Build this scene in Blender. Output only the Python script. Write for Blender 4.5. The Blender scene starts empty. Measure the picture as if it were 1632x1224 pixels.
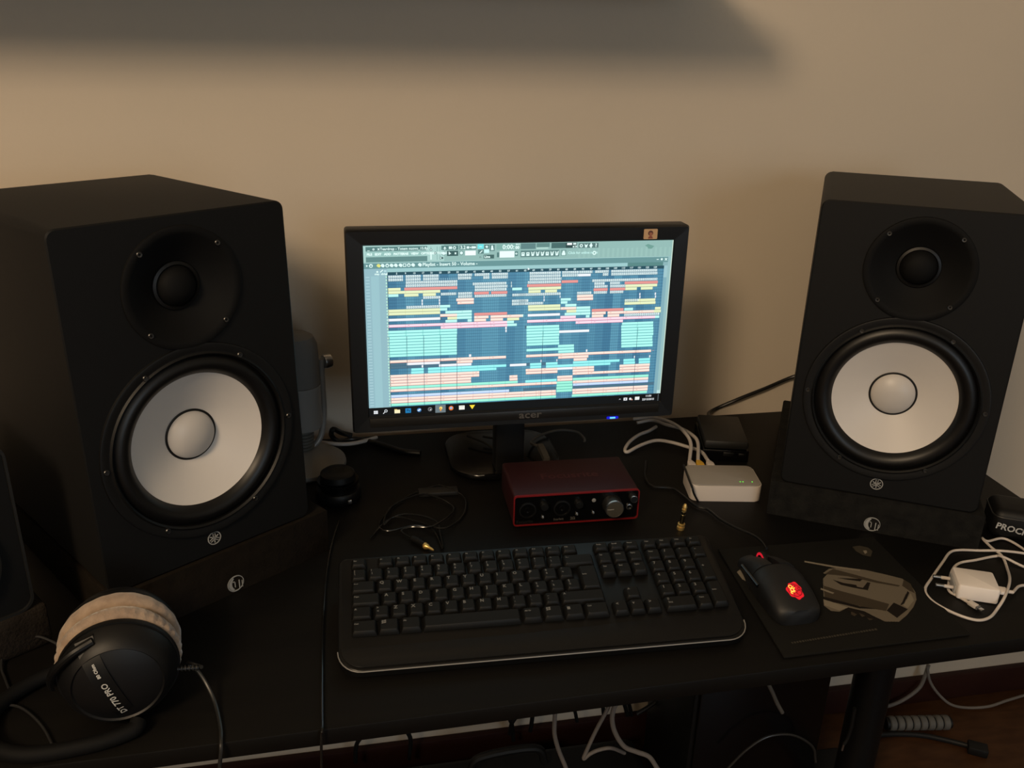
import bpy, bmesh, math, random
from mathutils import Vector, Matrix
random.seed(4)
PI = math.pi
R = math.radians
col = bpy.context.scene.collection
DZ = 0.74                      # height of the desk top above the floor

# ---------------------------------------------------------------- camera
def make_camera():
    h, pitch, yaw, roll, f = .6317 + DZ, .3802, .2063, .0264, 1423.974
    fw = Vector((math.sin(yaw)*math.cos(pitch), math.cos(yaw)*math.cos(pitch), -math.sin(pitch)))
    r = Vector((math.cos(yaw), -math.sin(yaw), 0)); u = r.cross(fw)
    r2 = r*math.cos(roll) + u*math.sin(roll); u2 = -r*math.sin(roll) + u*math.cos(roll)
    cd = bpy.data.cameras.new('camera'); cd.sensor_width = 36; cd.lens = f/1632*36; cd.clip_start = .02
    c = bpy.data.objects.new('camera', cd); col.objects.link(c)
    m = Matrix((r2, u2, -fw)).transposed().to_4x4(); m.translation = Vector((0, 0, h))
    c.matrix_world = m
    bpy.context.scene.camera = c
make_camera()

# ---------------------------------------------------------------- world, lamps, exposure
w = bpy.data.worlds.new('room_light'); bpy.context.scene.world = w; w.use_nodes = True
w.node_tree.nodes['Background'].inputs[0].default_value = (.80, .86, .74, 1)
w.node_tree.nodes['Background'].inputs[1].default_value = .012
vs = bpy.context.scene.view_settings
bpy.context.scene.display_settings.display_device = 'sRGB'
vs.view_transform = 'Standard'; vs.look = 'None'; vs.gamma = 1; vs.exposure = 0; vs.use_curve_mapping = False

def area_lamp(name, loc, target, size, power, color, shape='DISK', size_y=None):
    l = bpy.data.lights.new(name, 'AREA'); l.shape = shape; l.size = size; l.energy = power; l.color = color
    if size_y: l.size_y = size_y
    o = bpy.data.objects.new(name, l); col.objects.link(o); o.location = loc
    o.rotation_euler = (Vector(target) - Vector(loc)).to_track_quat('-Z', 'Y').to_euler()
    return o
pl = bpy.data.lights.new('ceiling_lamp_light', 'POINT'); pl.energy = 178; pl.color = (1, .745, .49); pl.shadow_soft_size = .34
po = bpy.data.objects.new('ceiling_lamp_light', pl); col.objects.link(po); po.location = (-1.30, -1.15, DZ + 1.95)
area_lamp('cool_fill_light', (1.1, -2.75, 1.55), (.3, 1.2, DZ + .4), 1.3, 20, (.70, .86, 1), 'RECTANGLE', 1.2)  # added cool fill from the front right, no window is modelled there

# ---------------------------------------------------------------- materials
MATS = {}
def srgb(c):
    return tuple(((v/255)/12.92 if v/255 <= .04045 else ((v/255+.055)/1.055)**2.4) for v in c)
def mat(name, base=(.02, .02, .02), rough=.5, metal=0., spec=.5, emit=None, strength=0., coat=0.,
        noise=None, bump=None, sheen=0.):
    """noise = (scale, second colour, detail); bump = (scale, strength, distance)"""
    if name in MATS: return MATS[name]
    m = bpy.data.materials.new(name); m.use_nodes = True; MATS[name] = m
    nt = m.node_tree; b = nt.nodes['Principled BSDF']
    b.inputs['Base Color'].default_value = (*base, 1); b.inputs['Roughness'].default_value = rough
    b.inputs['Metallic'].default_value = metal; b.inputs['Specular IOR Level'].default_value = spec
    b.inputs['Coat Weight'].default_value = coat; b.inputs['Sheen Weight'].default_value = sheen
    if emit:
        b.inputs['Emission Color'].default_value = (*emit, 1); b.inputs['Emission Strength'].default_value = strength
    tc = nt.nodes.new('ShaderNodeTexCoord')
    if noise:
        sc, c2, det = noise
        n = nt.nodes.new('ShaderNodeTexNoise'); n.inputs['Scale'].default_value = sc; n.inputs['Detail'].default_value = det
        nt.links.new(tc.outputs['Object'], n.inputs['Vector'])
        mx = nt.nodes.new('ShaderNodeMix'); mx.data_type = 'RGBA'
        mx.inputs[6].default_value = (*base, 1); mx.inputs[7].default_value = (*c2, 1)
        rp = nt.nodes.new('ShaderNodeMapRange'); rp.inputs[1].default_value = .35; rp.inputs[2].default_value = .65
        nt.links.new(n.outputs['Fac'], rp.inputs[0]); nt.links.new(rp.outputs[0], mx.inputs[0])
        nt.links.new(mx.outputs[2], b.inputs['Base Color'])
    if bump:
        sc, st, dist = bump
        n = nt.nodes.new('ShaderNodeTexNoise'); n.inputs['Scale'].default_value = sc; n.inputs['Detail'].default_value = 4
        nt.links.new(tc.outputs['Object'], n.inputs['Vector'])
        bp = nt.nodes.new('ShaderNodeBump'); bp.inputs['Strength'].default_value = st; bp.inputs['Distance'].default_value = dist
        nt.links.new(n.outputs['Fac'], bp.inputs['Height']); nt.links.new(bp.outputs[0], b.inputs['Normal'])
    return m

wall_m = mat('wall_plaster', (.60, .52, .425), .9, spec=.2, noise=(3., (.57, .50, .41), 3), bump=(90, .25, .0012))
def wood_mat(name, c1, c2, rough, scale=(1, 14, 1), bump=.1):
    m = bpy.data.materials.new(name); m.use_nodes = True; nt = m.node_tree; b = nt.nodes['Principled BSDF']
    tc = nt.nodes.new('ShaderNodeTexCoord'); mp = nt.nodes.new('ShaderNodeMapping'); mp.inputs['Scale'].default_value = scale
    n = nt.nodes.new('ShaderNodeTexNoise'); n.inputs['Scale'].default_value = 6; n.inputs['Detail'].default_value = 8
    cr = nt.nodes.new('ShaderNodeValToRGB'); cr.color_ramp.elements[0].color = (*c1, 1); cr.color_ramp.elements[1].color = (*c2, 1)
    cr.color_ramp.elements[0].position = .35; cr.color_ramp.elements[1].position = .65
    bp = nt.nodes.new('ShaderNodeBump'); bp.inputs['Strength'].default_value = bump; bp.inputs['Distance'].default_value = .0006
    nt.links.new(tc.outputs['Object'], mp.inputs[0]); nt.links.new(mp.outputs[0], n.inputs['Vector'])
    nt.links.new(n.outputs['Fac'], cr.inputs[0]); nt.links.new(cr.outputs[0], b.inputs['Base Color'])
    nt.links.new(n.outputs['Fac'], bp.inputs['Height']); nt.links.new(bp.outputs[0], b.inputs['Normal'])
    b.inputs['Roughness'].default_value = rough; b.inputs['Specular IOR Level'].default_value = .2
    MATS[name] = m; return m
desk_m = wood_mat('black_brown_laminate', (.0022, .0018, .0014), (.0034, .0028, .0021), .55)
floor_m = wood_mat('brown_floor', (.040, .016, .006), (.060, .026, .010), .45, (3, 9, 1))
base_m = wood_mat('red_brown_baseboard', (.022, .007, .006), (.030, .010, .007), .5)
vinyl = mat('black_vinyl', (0.0051, 0.0048, 0.00468), .62, spec=.30, bump=(900, .35, .0003))
baffle_m = mat('black_baffle', (0.0024, 0.0024, 0.00252), .6, spec=.25, bump=(900, .3, .0003))
black_p = mat('black_plastic', (0.0027, 0.0027, 0.00288), .48, spec=.35)
gloss_p = mat('glossy_black_plastic', (0.0018, 0.0018, 0.0021), .2, spec=.5)
grey_p = mat('dark_grey_plastic', (0.0078, 0.0078, 0.0075), .5)
rubber = mat('black_rubber', (0.003, 0.003, 0.003), .55, spec=.35)
surround_m = mat('surround_rubber', (0.0027, 0.0024, 0.0024), .42, spec=.4)
cone_m = mat('white_cone', (.60, .57, .545), .45, spec=.35)
cap_m = mat('white_dust_cap', (.52, .495, .475), .4, spec=.45)
matte_b = mat('matte_black', (0.00156, 0.00156, 0.00168), .75, spec=.2)
foam_m = mat('black_foam', (0.0072, 0.0069, 0.0066), .95, spec=.1, noise=(60, (.013, .0125, .011), 6), bump=(350, .8, .001))
foam_b = mat('brown_black_foam', (0.0072, 0.00528, 0.0036), .95, spec=.1, noise=(60, (.011, .008, .0055), 6), bump=(350, .8, .001))
print_grey = mat('grey_print', (.30, .30, .29), .6)
steel = mat('steel', (.5, .5, .5), .3, metal=1)
dark_steel = mat('dark_steel', (.12, .12, .12), .35, metal=1)
silver_m = mat('silver_paint', (.22, .21, .195), .42, metal=.15)
gold = mat('gold_plate', (.85, .58, .20), .38, metal=.85)
red_metal = mat('red_anodised', (.022, .0040, .0050), .5, metal=0, spec=.3, bump=(500, .15, .0003))
red_rim = mat('bright_red_edge', (.16, .007, .009), .35, spec=.5)
white_p = mat('white_plastic', (.58, .52, .47), .4)
white_c = mat('white_cable', (.46, .42, .385), .45)
warm_white = mat('cream_plastic', (.84, .78, .74), .4)
grey_c = mat('grey_cable', (.085, .08, .072), .5)
black_c = mat('black_cable', (0.0036, 0.0036, 0.0036), .35, spec=.5)
gloss_c = mat('glossy_black_cable', (.008, .008, .008), .18, spec=.6)
yellow_p = mat('yellow_plug', (.62, .36, .03), .45)
velour = mat('beige_velour', (.36, .27, .20), .95, spec=.1, noise=(70, (.26, .19, .14), 5), bump=(120, .9, .002), sheen=.5)
key_m = mat('key_plastic', (0.0033, 0.0033, 0.00312), .55, spec=.3)
key_text = mat('key_legend', (.15, .15, .145), .6)
deck_m = mat('keyboard_gloss', (.0035, .0035, .0035), .4, spec=.3)
palm_m = mat('palm_rest', (0.0039, 0.00348, 0.00312), .55, spec=.3)
pad_m = mat('mouse_mat_cloth', (0.0069, 0.0063, 0.0051), .85, spec=.15, bump=(600, .4, .0003))

# ---------------------------------------------------------------- building helpers
def finish(name, bm, m, parent=None, smooth=True, loc=None, rot=None, recalc=True, angle=35):
    me = bpy.data.meshes.new(name)
    if recalc: bmesh.ops.recalc_face_normals(bm, faces=bm.faces[:])
    if smooth:
        for f in bm.faces: f.smooth = True
        for e in bm.edges:
            if len(e.link_faces) == 2 and e.calc_face_angle(0) > R(angle): e.smooth = False
    bm.to_mesh(me); bm.free()
    me.materials.append(m)
    o = bpy.data.objects.new(name, me); col.objects.link(o)
    if parent: o.parent = parent
    if loc: o.location = loc
    if rot: o.rotation_euler = rot
    return o
def share(name, src, parent, loc=(0, 0, 0), rot=(0, 0, 0)):
    o = bpy.data.objects.new(name, src.data); col.objects.link(o); o.parent = parent
    o.location = loc; o.rotation_euler = rot
    return o
def tag(o, label, cat, group=None):
    o['label'] = label; o['category'] = cat
    if group: o['group'] = group
    return o
def thing(name, label, cat, loc=(0, 0, 0), rot=(0, 0, 0), group=None):
    o = bpy.data.objects.new(name, None); o.empty_display_size = .02; col.objects.link(o)
    o.location = loc; o.rotation_euler = rot
    return tag(o, label, cat, group)
def structure(name, bm, m):
    o = finish(name, bm, m); o['kind'] = 'structure'; return o

def add_box(bm, x0, x1, y0, y1, z0, z1, bev=0., seg=2):
    r = bmesh.ops.create_cube(bm, size=1)
    vs_ = r['verts']
    for v in vs_: v.co = Vector(((x0+x1)/2 + v.co.x*(x1-x0), (y0+y1)/2 + v.co.y*(y1-y0), (z0+z1)/2 + v.co.z*(z1-z0)))
    if bev:
        es = list({e for v in vs_ for e in v.link_edges})
        bmesh.ops.bevel(bm, geom=es, offset=bev, segments=seg, affect='EDGES', profile=.5)
def box(*a, **k):
    bm = bmesh.new(); add_box(bm, *a, **k); return bm
AX = {'X': Matrix(((0, 0, 1), (1, 0, 0), (0, 1, 0))), 'z': Matrix.Identity(3), 'y': Matrix(((1, 0, 0), (0, 0, 1), (0, 1, 0))), 'x': Matrix(((0, 0, 1), (0, 1, 0), (1, 0, 0)))}
def add_lathe(bm, prof, c=(0, 0, 0), axis='z', seg=40, sx=1., sy=1., closed=False):
    """prof: (radius, position along the axis)"""
    A = AX[axis]; c = Vector(c); rings = []
    for r, t in prof:
        if r < 1e-6: rings.append([bm.verts.new(c + A @ Vector((0, 0, t)))])
        else: rings.append([bm.verts.new(c + A @ Vector((r*sx*math.cos(2*PI*i/seg), r*sy*math.sin(2*PI*i/seg), t))) for i in range(seg)])
    pairs = list(zip(rings, rings[1:]))
    if closed: pairs.append((rings[-1], rings[0]))
    for a, b in pairs:
        for i in range(seg):
            j = (i+1) % seg
            q = [a[i % len(a)], a[j % len(a)], b[j % len(b)], b[i % len(b)]]
            q2 = []
            for v in q:
                if v not in q2: q2.append(v)
            if len(q2) > 2: bm.faces.new(q2)
def lathe(prof, **k):
    bm = bmesh.new(); add_lathe(bm, prof, **k); return bm
def spline(pts, n=6):
    pts = [Vector(p) for p in pts]
    if len(pts) < 3: return pts
    P = [2*pts[0]-pts[1]] + pts + [2*pts[-1]-pts[-2]]
    out = []
    for i in range(1, len(P)-2):
        for k in range(n):
            t = k/n; a, b, c, d = P[i-1:i+3]
            out.append(.5*((2*b) + (c-a)*t + (2*a-5*b+4*c-d)*t*t + (3*b-a-3*c+d)*t**3))
    out.append(pts[-1]); return out
def add_tube(bm, pts, r, seg=10, smooth=6, radii=None):
    if smooth: pts = spline(pts, smooth)
    else: pts = [Vector(p) for p in pts]
    t0 = (pts[1]-pts[0]).normalized(); n = t0.orthogonal().normalized(); rings = []
    for i, p in enumerate(pts):
        t = (pts[min(i+1, len(pts)-1)] - pts[max(i-1, 0)]).normalized()
        n = (n - t*n.dot(t)).normalized(); b = t.cross(n)
        rr = r if not radii else radii[i]
        rings.append([bm.verts.new(p + rr*(math.cos(2*PI*k/seg)*n + math.sin(2*PI*k/seg)*b)) for k in range(seg)])
    for a, b in zip(rings, rings[1:]):
        for k in range(seg): bm.faces.new((a[k], a[(k+1) % seg], b[(k+1) % seg], b[k]))
    bm.faces.new(rings[0][::-1]); bm.faces.new(rings[-1])
def tube(pts, r, **k):
    bm = bmesh.new(); add_tube(bm, pts, r, **k); return bm
def rrect(x0, x1, y0, y1, r, n=5):
    out = []
    for cx, cy, a in ((x1-r, y1-r, 0), (x0+r, y1-r, 90), (x0+r, y0+r, 180), (x1-r, y0+r, 270)):
        for k in range(n+1): t = R(a + 90*k/n); out.append((cx + r*math.cos(t), cy + r*math.sin(t)))
    return out
def add_prism(bm, loop, t0, t1, axis='z', bev=0., c=(0, 0, 0)):
    A = AX[axis]; c = Vector(c)
    a = [bm.verts.new(c + A @ Vector((x, y, t0))) for x, y in loop]
    b = [bm.verts.new(c + A @ Vector((x, y, t1))) for x, y in loop]
    n = len(loop); f0 = bm.faces.new(a[::-1]); f1 = bm.faces.new(b)
    for i in range(n): bm.faces.new((a[i], a[(i+1) % n], b[(i+1) % n], b[i]))
    if bev:
        es = list({e for f in (f0, f1) for e in f.edges})
        bmesh.ops.bevel(bm, geom=es, offset=bev, segments=2, affect='EDGES', profile=.5)
def prism(loop, t0, t1, **k):
    bm = bmesh.new(); add_prism(bm, loop, t0, t1, **k); return bm
def ring_prism(outer, inner, t0, t1, axis='z'):
    """flat ring between two loops with the same number of points"""
    bm = bmesh.new(); A = AX[axis]; n = len(outer)
    L = [[bm.verts.new(A @ Vector((x, y, t))) for x, y in lp] for lp, t in ((outer, t0), (outer, t1), (inner, t1), (inner, t0))]
    for k in range(4):
        a, b = L[k], L[(k+1) % 4]
        for i in range(n): bm.faces.new((a[i], a[(i+1) % n], b[(i+1) % n], b[i]))
    return bm
def circle(cx, cy, r, n=48, a0=0, a1=360):  # a1 < a0 runs clockwise
    full = a1 - a0 >= 360
    return [(cx + r*math.cos(R(a0 + (a1-a0)*k/(n if full else n-1))), cy + r*math.sin(R(a0 + (a1-a0)*k/(n if full else n-1)))) for k in range(n)]
def text_bm(body, size, axis='z', c=(0, 0, 0), rot=0, align='LEFT', depth=.0002, xs=1., bold=0.):
    cu = bpy.data.curves.new('lettering', 'FONT'); cu.body = body; cu.size = size; cu.align_x = align; cu.align_y = 'CENTER'
    cu.resolution_u = 2; cu.offset = bold
    ob = bpy.data.objects.new('lettering', cu); col.objects.link(ob)
    me = bpy.data.meshes.new_from_object(ob); bpy.data.objects.remove(ob); bpy.data.curves.remove(cu)
    bm = bmesh.new(); bm.from_mesh(me); bpy.data.meshes.remove(me)
    A = AX[axis]; cr, sr = math.cos(rot), math.sin(rot); sgn = -1 if axis == 'y' else 1
    for v in bm.verts:
        x, y = v.co.x*xs, v.co.y
        v.co = Vector(c) + A @ Vector((x*cr - y*sr, x*sr + y*cr, sgn*depth))
    return bm
def merge(bm, other, mtx=None):
    me = bpy.data.meshes.new('tmp'); other.to_mesh(me); other.free()
    if mtx: me.transform(mtx)
    bm.from_mesh(me); bpy.data.meshes.remove(me)
def polys(name, lists, m, parent=None, z=None):
    bm = bmesh.new()
    for lp in lists:
        f = bm.faces.new([bm.verts.new(Vector(p)) for p in lp]); f.normal_update()
        if f.normal.z < 0: f.normal_flip()
    bmesh.ops.triangulate(bm, faces=bm.faces[:])
    o = finish(name, bm, m, parent, smooth=False, recalc=False)
    return o

# ---------------------------------------------------------------- the room
structure('floor', box(-2.3, 2.7, -3.0, 1.50, -.05, 0), floor_m)
structure('wall_back', box(-2.3, 2.7, 1.381, 1.50, 0, 3.1), wall_m)
room_m = mat('far_wall_paint', (.40, .40, .36), .9, spec=.2)
structure('wall_left', box(-2.3, -2.2, -3.0, 1.381, 0, 3.1), mat('dark_wall_paint', (.035, .035, .038), .9, spec=.2))
structure('wall_right', box(2.6, 2.7, -3.0, 1.381, 0, 3.1), room_m)
structure('wall_front', box(-2.2, 2.6, -3.0, -2.9, 0, 3.1), room_m)
structure('ceiling', box(-2.3, 2.7, -3.0, 1.50, 3.1, 3.15), mat('ceiling_white', (.50, .50, .46), .9, spec=.2))
structure('baseboard_back', box(-2.2, 2.6, 1.366, 1.3808, 0, .066, bev=.003), base_m)
sh = thing('wall_shelf', 'pale wall shelf fixed above the desk, casting the shadow at the top of the wall', 'shelf', (0, 1.38, DZ+.700))
finish('shelf_board', box(-1.04, .535, -.235, -.001, 0, .03, bev=.002), mat('shelf_white', (.62, .58, .50), .6), sh)
for x in (-.9, .2):
    bm = box(x-.015, x+.015, -.006, -.001, .03, .15); add_box(bm, x-.015, x+.015, -.19, -.005, .0302, .034)
    finish('bracket', bm, dark_steel, sh)

wr = thing('dark_reflection_box', 'tall dark box added unseen left of the desk for the left speaker to reflect', 'dark_reflection_box', (-1.45, 1.37, 0))  # unseen box, added so the left speaker's side reflects something dark
finish('box_block', box(-.38, .38, -.56, -.01, 0, 2.1, bev=.003), mat('reflection_box_dark', (.012, .011, .012), .7), wr)
for x in (-.379, .002): finish('box_panel', box(x, x+.377, -.579, -.561, .05, 2.08, bev=.002), mat('reflection_box_dark'), wr)

# ---------------------------------------------------------------- desk
desk = thing('desk', 'black-brown desk standing against the cream wall', 'desk', (0, 0, 0))
def yfront(x): return .6942 + .0135*x
bm = bmesh.new()
x0, x1 = -1.06, .987
add_prism(bm, [(x0, yfront(x0)), (x1, yfront(x1)), (x1, 1.352), (x0, 1.352)], DZ-.020, DZ, bev=.0015)
finish('desk_top', bm, desk_m, desk)
for x in (-.95, .925):
    lg = finish('leg', lathe([(0, .02), (.034, .02), (.034, DZ-.027), (.036, DZ-.026), (.036, DZ-.021), (0, DZ-.021)], c=(x, 1.15, 0), seg=32), black_p, desk)
    finish('foot', box(x-.04, x+.04, .80, 1.26, .0, .022, bev=.008), black_p, desk)
finish('brace', tube([(.90, 1.15, .42), (.80, 1.14, DZ-.04)], .016, smooth=0), black_p, desk)
finish('cable_tray', box(-.55, .78, 1.20, 1.27, DZ-.075, DZ-.021, bev=.004), black_p, desk)

# ---------------------------------------------------------------- studio speakers
def studio_speaker(name, label, loc, rot, pad_loc, pad_name, pad_label, pad_mat, logo_x):
    W, H, D = .25, .39, .30
    t = thing(name, label, 'speaker', loc, rot, 'pair of white-coned studio speakers')
    # cabinet : rounded sleeve, open at the front where the baffle sits
    loop = rrect(-W/2, W/2, 0, H, .010, 5); n = len(loop)
    bm = bmesh.new()
    a = [bm.verts.new((x, .0012, z)) for x, z in loop]; b = [bm.verts.new((x, D, z)) for x, z in loop]
    f = bm.faces.new(b)
    for i in range(n): bm.faces.new((a[i], a[(i+1) % n], b[(i+1) % n], b[i]))
    bmesh.ops.bevel(bm, geom=list(f.edges), offset=.004, segments=2, affect='EDGES', profile=.5)
    finish('cabinet', bm, vinyl, t)
    wc, tc_ = (0, .140), (0, .3133)
    bm = bmesh.new(); edges = []; ins = rrect(-W/2+.0015, W/2-.0015, .0015, H-.0015, .009, 5)
    def loop_edges(pts, y):
        v = [bm.verts.new((x, y, z)) for x, z in pts]
        return v, [bm.edges.new((v[i], v[(i+1) % len(v)])) for i in range(len(v))]
    v1, e1 = loop_edges(ins, 0); v2, e2 = loop_edges(circle(*wc, .106), 0); v3, e3 = loop_edges(circle(*tc_, .060), 0)
    bmesh.ops.triangle_fill(bm, edges=e1+e2+e3, use_beauty=True, normal=(0, -1, 0))
    o = [bm.verts.new((x, .0012, z)) for x, z in loop]
    for i in range(n): bm.faces.new((v1[i], v1[(i+1) % n], o[(i+1) % n], o[i]))
    for vv in (v2, v3):
        iv = [bm.verts.new((v.co.x, .02, v.co.z)) for v in vv]; m_ = len(vv)
        for i in range(m_): bm.faces.new((vv[i], vv[(i+1) % m_], iv[(i+1) % m_], iv[i]))
    finish('baffle', bm, baffle_m, t, angle=25)
    wf = finish('woofer_frame', lathe([(.0985, .012), (.0985, -.001), (.1005, -.0032), (.1025, -.0015), (.1045, -.0015), (.1100, -.0030), (.1120, -.0025), (.1128, .0004), (.108, .0012), (.104, .0120)],
                                      c=(0, 0, wc[1]), axis='y', seg=96, closed=True), black_p, t)
    finish('surround', lathe([(.0985, .004), (.096, .0015), (.092, -.0015), (.087, -.002), (.082, .0005), (.0785, .004), (.0765, .0075)],
                             c=(0, 0, wc[1]), axis='y', seg=96), surround_m, t)
    finish('cone', lathe([(.0770, .0075), (.0765, .0078), (.060, .0150), (.044, .0225), (.0297, .0285), (.0290, .031)], c=(0, 0, wc[1]), axis='y', seg=96), cone_m, t)
    finish('cone_gasket', lathe([(.0300, .0278), (.0288, .0270), (.0272, .0272)], c=(0, 0, wc[1]), axis='y', seg=64), rubber, t)
    finish('dust_cap', lathe([(.0275, .0273), (.0265, .0245), (.023, .0215), (.017, .0185), (.010, .0165), (.004, .0158), (0, .0157)], c=(0, 0, wc[1]), axis='y', seg=64), cap_m, t)
    finish('tweeter_plate', lathe([(.0655, .0005), (.0650, -.0022), (.0635, -.0030), (.0590, -.0030), (.0560, -.0015), (.046, .006), (.036, .012), (.0265, .0165), (.0255, .019), (.0595, .019), (.0595, .0008)],
                                  c=(0, 0, tc_[1]), axis='y', seg=80, closed=True), matte_b, t)
    finish('tweeter_ring', lathe([(.0262, .0175), (.0255, .0145), (.0225, .0135), (.0215, .0155), (.0215, .018)], c=(0, 0, tc_[1]), axis='y', seg=56), black_p, t)
    finish('tweeter_dome', lathe([(.0215, .0165), (.0190, .0105), (.014, .0062), (.007, .0038), (0, .0032)], c=(0, 0, tc_[1]), axis='y', seg=48), matte_b, t)
    spots = [(.0535, .2285), (-.0535, .2285), (.107, .140), (-.107, .140), (.0535, .0505), (-.0535, .0505)]
    spots = [(x, z, -.0026) for x, z in spots] + [(sx*.0418, tc_[1] + sz*.0418, -.0029) for sx in (1, -1) for sz in (1, -1)]
    first = None
    for x, z, y in spots:
        if not first:
            first = finish('screw', lathe([(0, .0003), (.0011, .0003), (.0013, -.0008), (.0026, -.0009), (.0032, -.0003), (.0034, .0006)], axis='y', seg=12), dark_steel, t, loc=(x, y, z))
        else: share('screw', first, t, (x, y, z))
    # emblem of crossed tuning forks in a ring
    bm = ring_prism(circle(0, 0, .0082, 40), circle(0, 0, .0071, 40), -.0001, -.0006, 'y')
    for k in range(3):
        g = bmesh.new(); add_box(g, -.0006, .0006, -.0006, -.0001, -.0058, .0020)
        add_box(g, -.0017, -.0008, -.0006, -.0001, .0014, .0060); add_box(g, .0008, .0017, -.0006, -.0001, .0014, .0060); add_box(g, -.0017, .0017, -.0006, -.0001, .0008, .0020)
        merge(bm, g, Matrix.Rotation(R(120*k), 4, 'Y'))
    finish('emblem', bm, print_grey, t, smooth=False, loc=(-.0015, 0, .0195))
    for x, z in ((-.09, .02), (.09, .02)):
        pass
    # isolation pad
    p = thing(pad_name, pad_label, 'foam pad', pad_loc, (0, 0, rot[2]), 'foam pads under the studio speakers')
    hb = loc[2] - pad_loc[2]
    sl = math.tan(-rot[0])
    finish('foam_block', prism([(-.001, 0), (.325, 0), (.325, hb-.0008-.325*sl), (-.001, hb-.0008)], -.137, .137, axis='X', bev=.0025), pad_mat, p)
    bm = ring_prism(circle(0, 0, .0105, 40), circle(.0006, 0, .0092, 40), -.0013, -.0019, 'y')
    add_prism(bm, circle(0, 0, .0100, 16, 115, 245) + circle(.0052, 0, .0100, 16, 226, 134)[::1], -.0019, -.0013, axis='y')
    for a_, b_, c_, d_ in ((-.0014, -.0004, -.0050, .0022), (.0040, .0052, -.0092, .0030), (.0078, .0088, -.0080, .0010)):
        add_box(bm, a_, b_, -.0019, -.0013, c_, d_)
    add_box(bm, -.0034, -.0014, -.0019, -.0013, .0024, .0034)
    finish('emblem', bm, print_grey, p, smooth=False, loc=(logo_x, 0, .0125), recalc=True)
    return t
foam_dark = mat('black_ink', (.006, .006, .006), .9)
studio_speaker('studio_speaker', 'black studio speaker with a large white cone on the right of the computer monitor', (.7038, .9462, .0534+DZ), (-R(1.02), 0, -.5274),
               (.7038, .9462, DZ), 'isolation_pad', 'black foam pad with round logo under the right studio speaker', foam_m, .0026)
studio_speaker('studio_speaker', 'black studio speaker with a large white cone on the left of the computer monitor', (-.1471, .9333, .0598+DZ), (-R(1.63), 0, .6016),
               (-.1471+.012*math.cos(.6016)+.004*math.sin(.6016), .9333+.012*math.sin(.6016)-.004*math.cos(.6016), DZ), 'isolation_pad', 'brownish black foam pad with round logo under the left studio speaker', foam_b, .0035)

# small third speaker at the far left
sp = thing('desktop_speaker', 'small black speaker with rounded front edge at the left edge of the photo', 'speaker', (-.398, .828, .0505+DZ), (0, 0, .60))
finish('cabinet', prism(rrect(-.082, .082, 0, .19, .014, 5), 0.001, .16, axis='y', bev=.003), black_p, sp)
finish('front_trim', ring_prism(rrect(-.084, .084, -.0015, .1915, .016, 6), rrect(-.0815, .0815, .001, .189, .014, 6), -.006, .0012, 'y'), grey_p, sp)
finish('front_panel', prism(rrect(-.0813, .0813, .0012, .1888, .013, 5), -.003, .0012, axis='y'), baffle_m, sp)
finish('woofer_ring', lathe([(.062, -.0032), (.0605, -.009), (.056, -.0095), (.052, -.004)], c=(0, 0, .070), axis='y', seg=56), grey_p, sp)
finish('woofer_cone', lathe([(.052, -.0035), (.045, -.0065), (.038, -.0032), (.016, -.0031), (.010, -.0065), (0, -.009)], c=(0, 0, .070), axis='y', seg=56), mat('brown_cone', (0.015, 0.0078, 0.0054), .5), sp)
finish('tweeter', lathe([(.020, -.003), (.019, -.006), (.012, -.0045), (.009, -.0075), (0, -.010)], c=(0, 0, .155), axis='y', seg=40), black_p, sp)
fp = thing('isolation_pad', 'worn brown-black foam pad under the small speaker at the left edge', 'foam pad', (-.398, .828, DZ), (0, 0, .60))
finish('foam_block', box(-.10, .094, -.008, .15, 0, .050, bev=.005), mat('worn_foam', (0.0132, 0.0102, 0.0078), .95, spec=.1, noise=(40, (.022, .017, .013), 6), bump=(300, .9, .0015)), fp)

# ---------------------------------------------------------------- computer monitor
mon = thing('computer_monitor', 'black widescreen computer monitor showing music software between the studio speakers', 'monitor', (.2453, 1.1208, .1112+DZ), (-R(.76), 0, -.0066))
MW, MH = .4585, .2790
SX0, SX1, SZ0, SZ1 = -.2065, .2079, .0240, .2586
bm = bmesh.new()
outer = rrect(-MW/2, MW/2, 0, MH, .004, 3); n = len(outer)
inner = rrect(SX0, SX1, SZ0, SZ1, .0003, 3)
L = [[bm.verts.new((x, y, z)) for x, z in lp] for lp, y in ((outer, .004), (rrect(-MW/2+.002, MW/2-.002, .002, MH-.002, .003, 3), 0), (rrect(SX0-.0015, SX1+.0015, SZ0-.0015, SZ1+.0015, .001, 3), .0012), (inner, .0032))]
back = [bm.verts.new((x, .028, z)) for x, z in outer]
L = [back] + L
for a, b in zip(L, L[1:]):
    for i in range(n): bm.faces.new((a[i], a[(i+1) % n], b[(i+1) % n], b[i]))
bm.faces.new(back)
finish('bezel', bm, mat('bezel_black', (0.0045, 0.0045, 0.00468), .38, spec=.4), mon)
finish('rear_housing', prism(rrect(-.15, .15, .03, .24, .03, 5), .0281, .055, axis='y', bev=.006), black_p, mon)
finish('chin_strip', box(-.206, .206, -.0006, .0004, .0085, .0215, bev=.0002), mat('chin_grey', (0.0096, 0.009, 0.0084), .35), mon)
bm = box(-.022, .022, .056, .085, -.0995, .10, bev=.004)
finish('stand_neck', bm, black_p, mon)
bm = prism(rrect(-.085, .085, .045, .205, .045, 8), -.1076, -.098, bev=.004)
st = finish('stand_base', bm, gloss_p, mon)
b = text_bm('acer', .0150, 'y', (0, -.0008, 0), 0, 'CENTER', 0, 1.25, .0003)
finish('brand_lettering', b, mat('badge_grey', (.075, .07, .065), .4), mon, smooth=False, loc=(.0165, 0, .0150))
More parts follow.
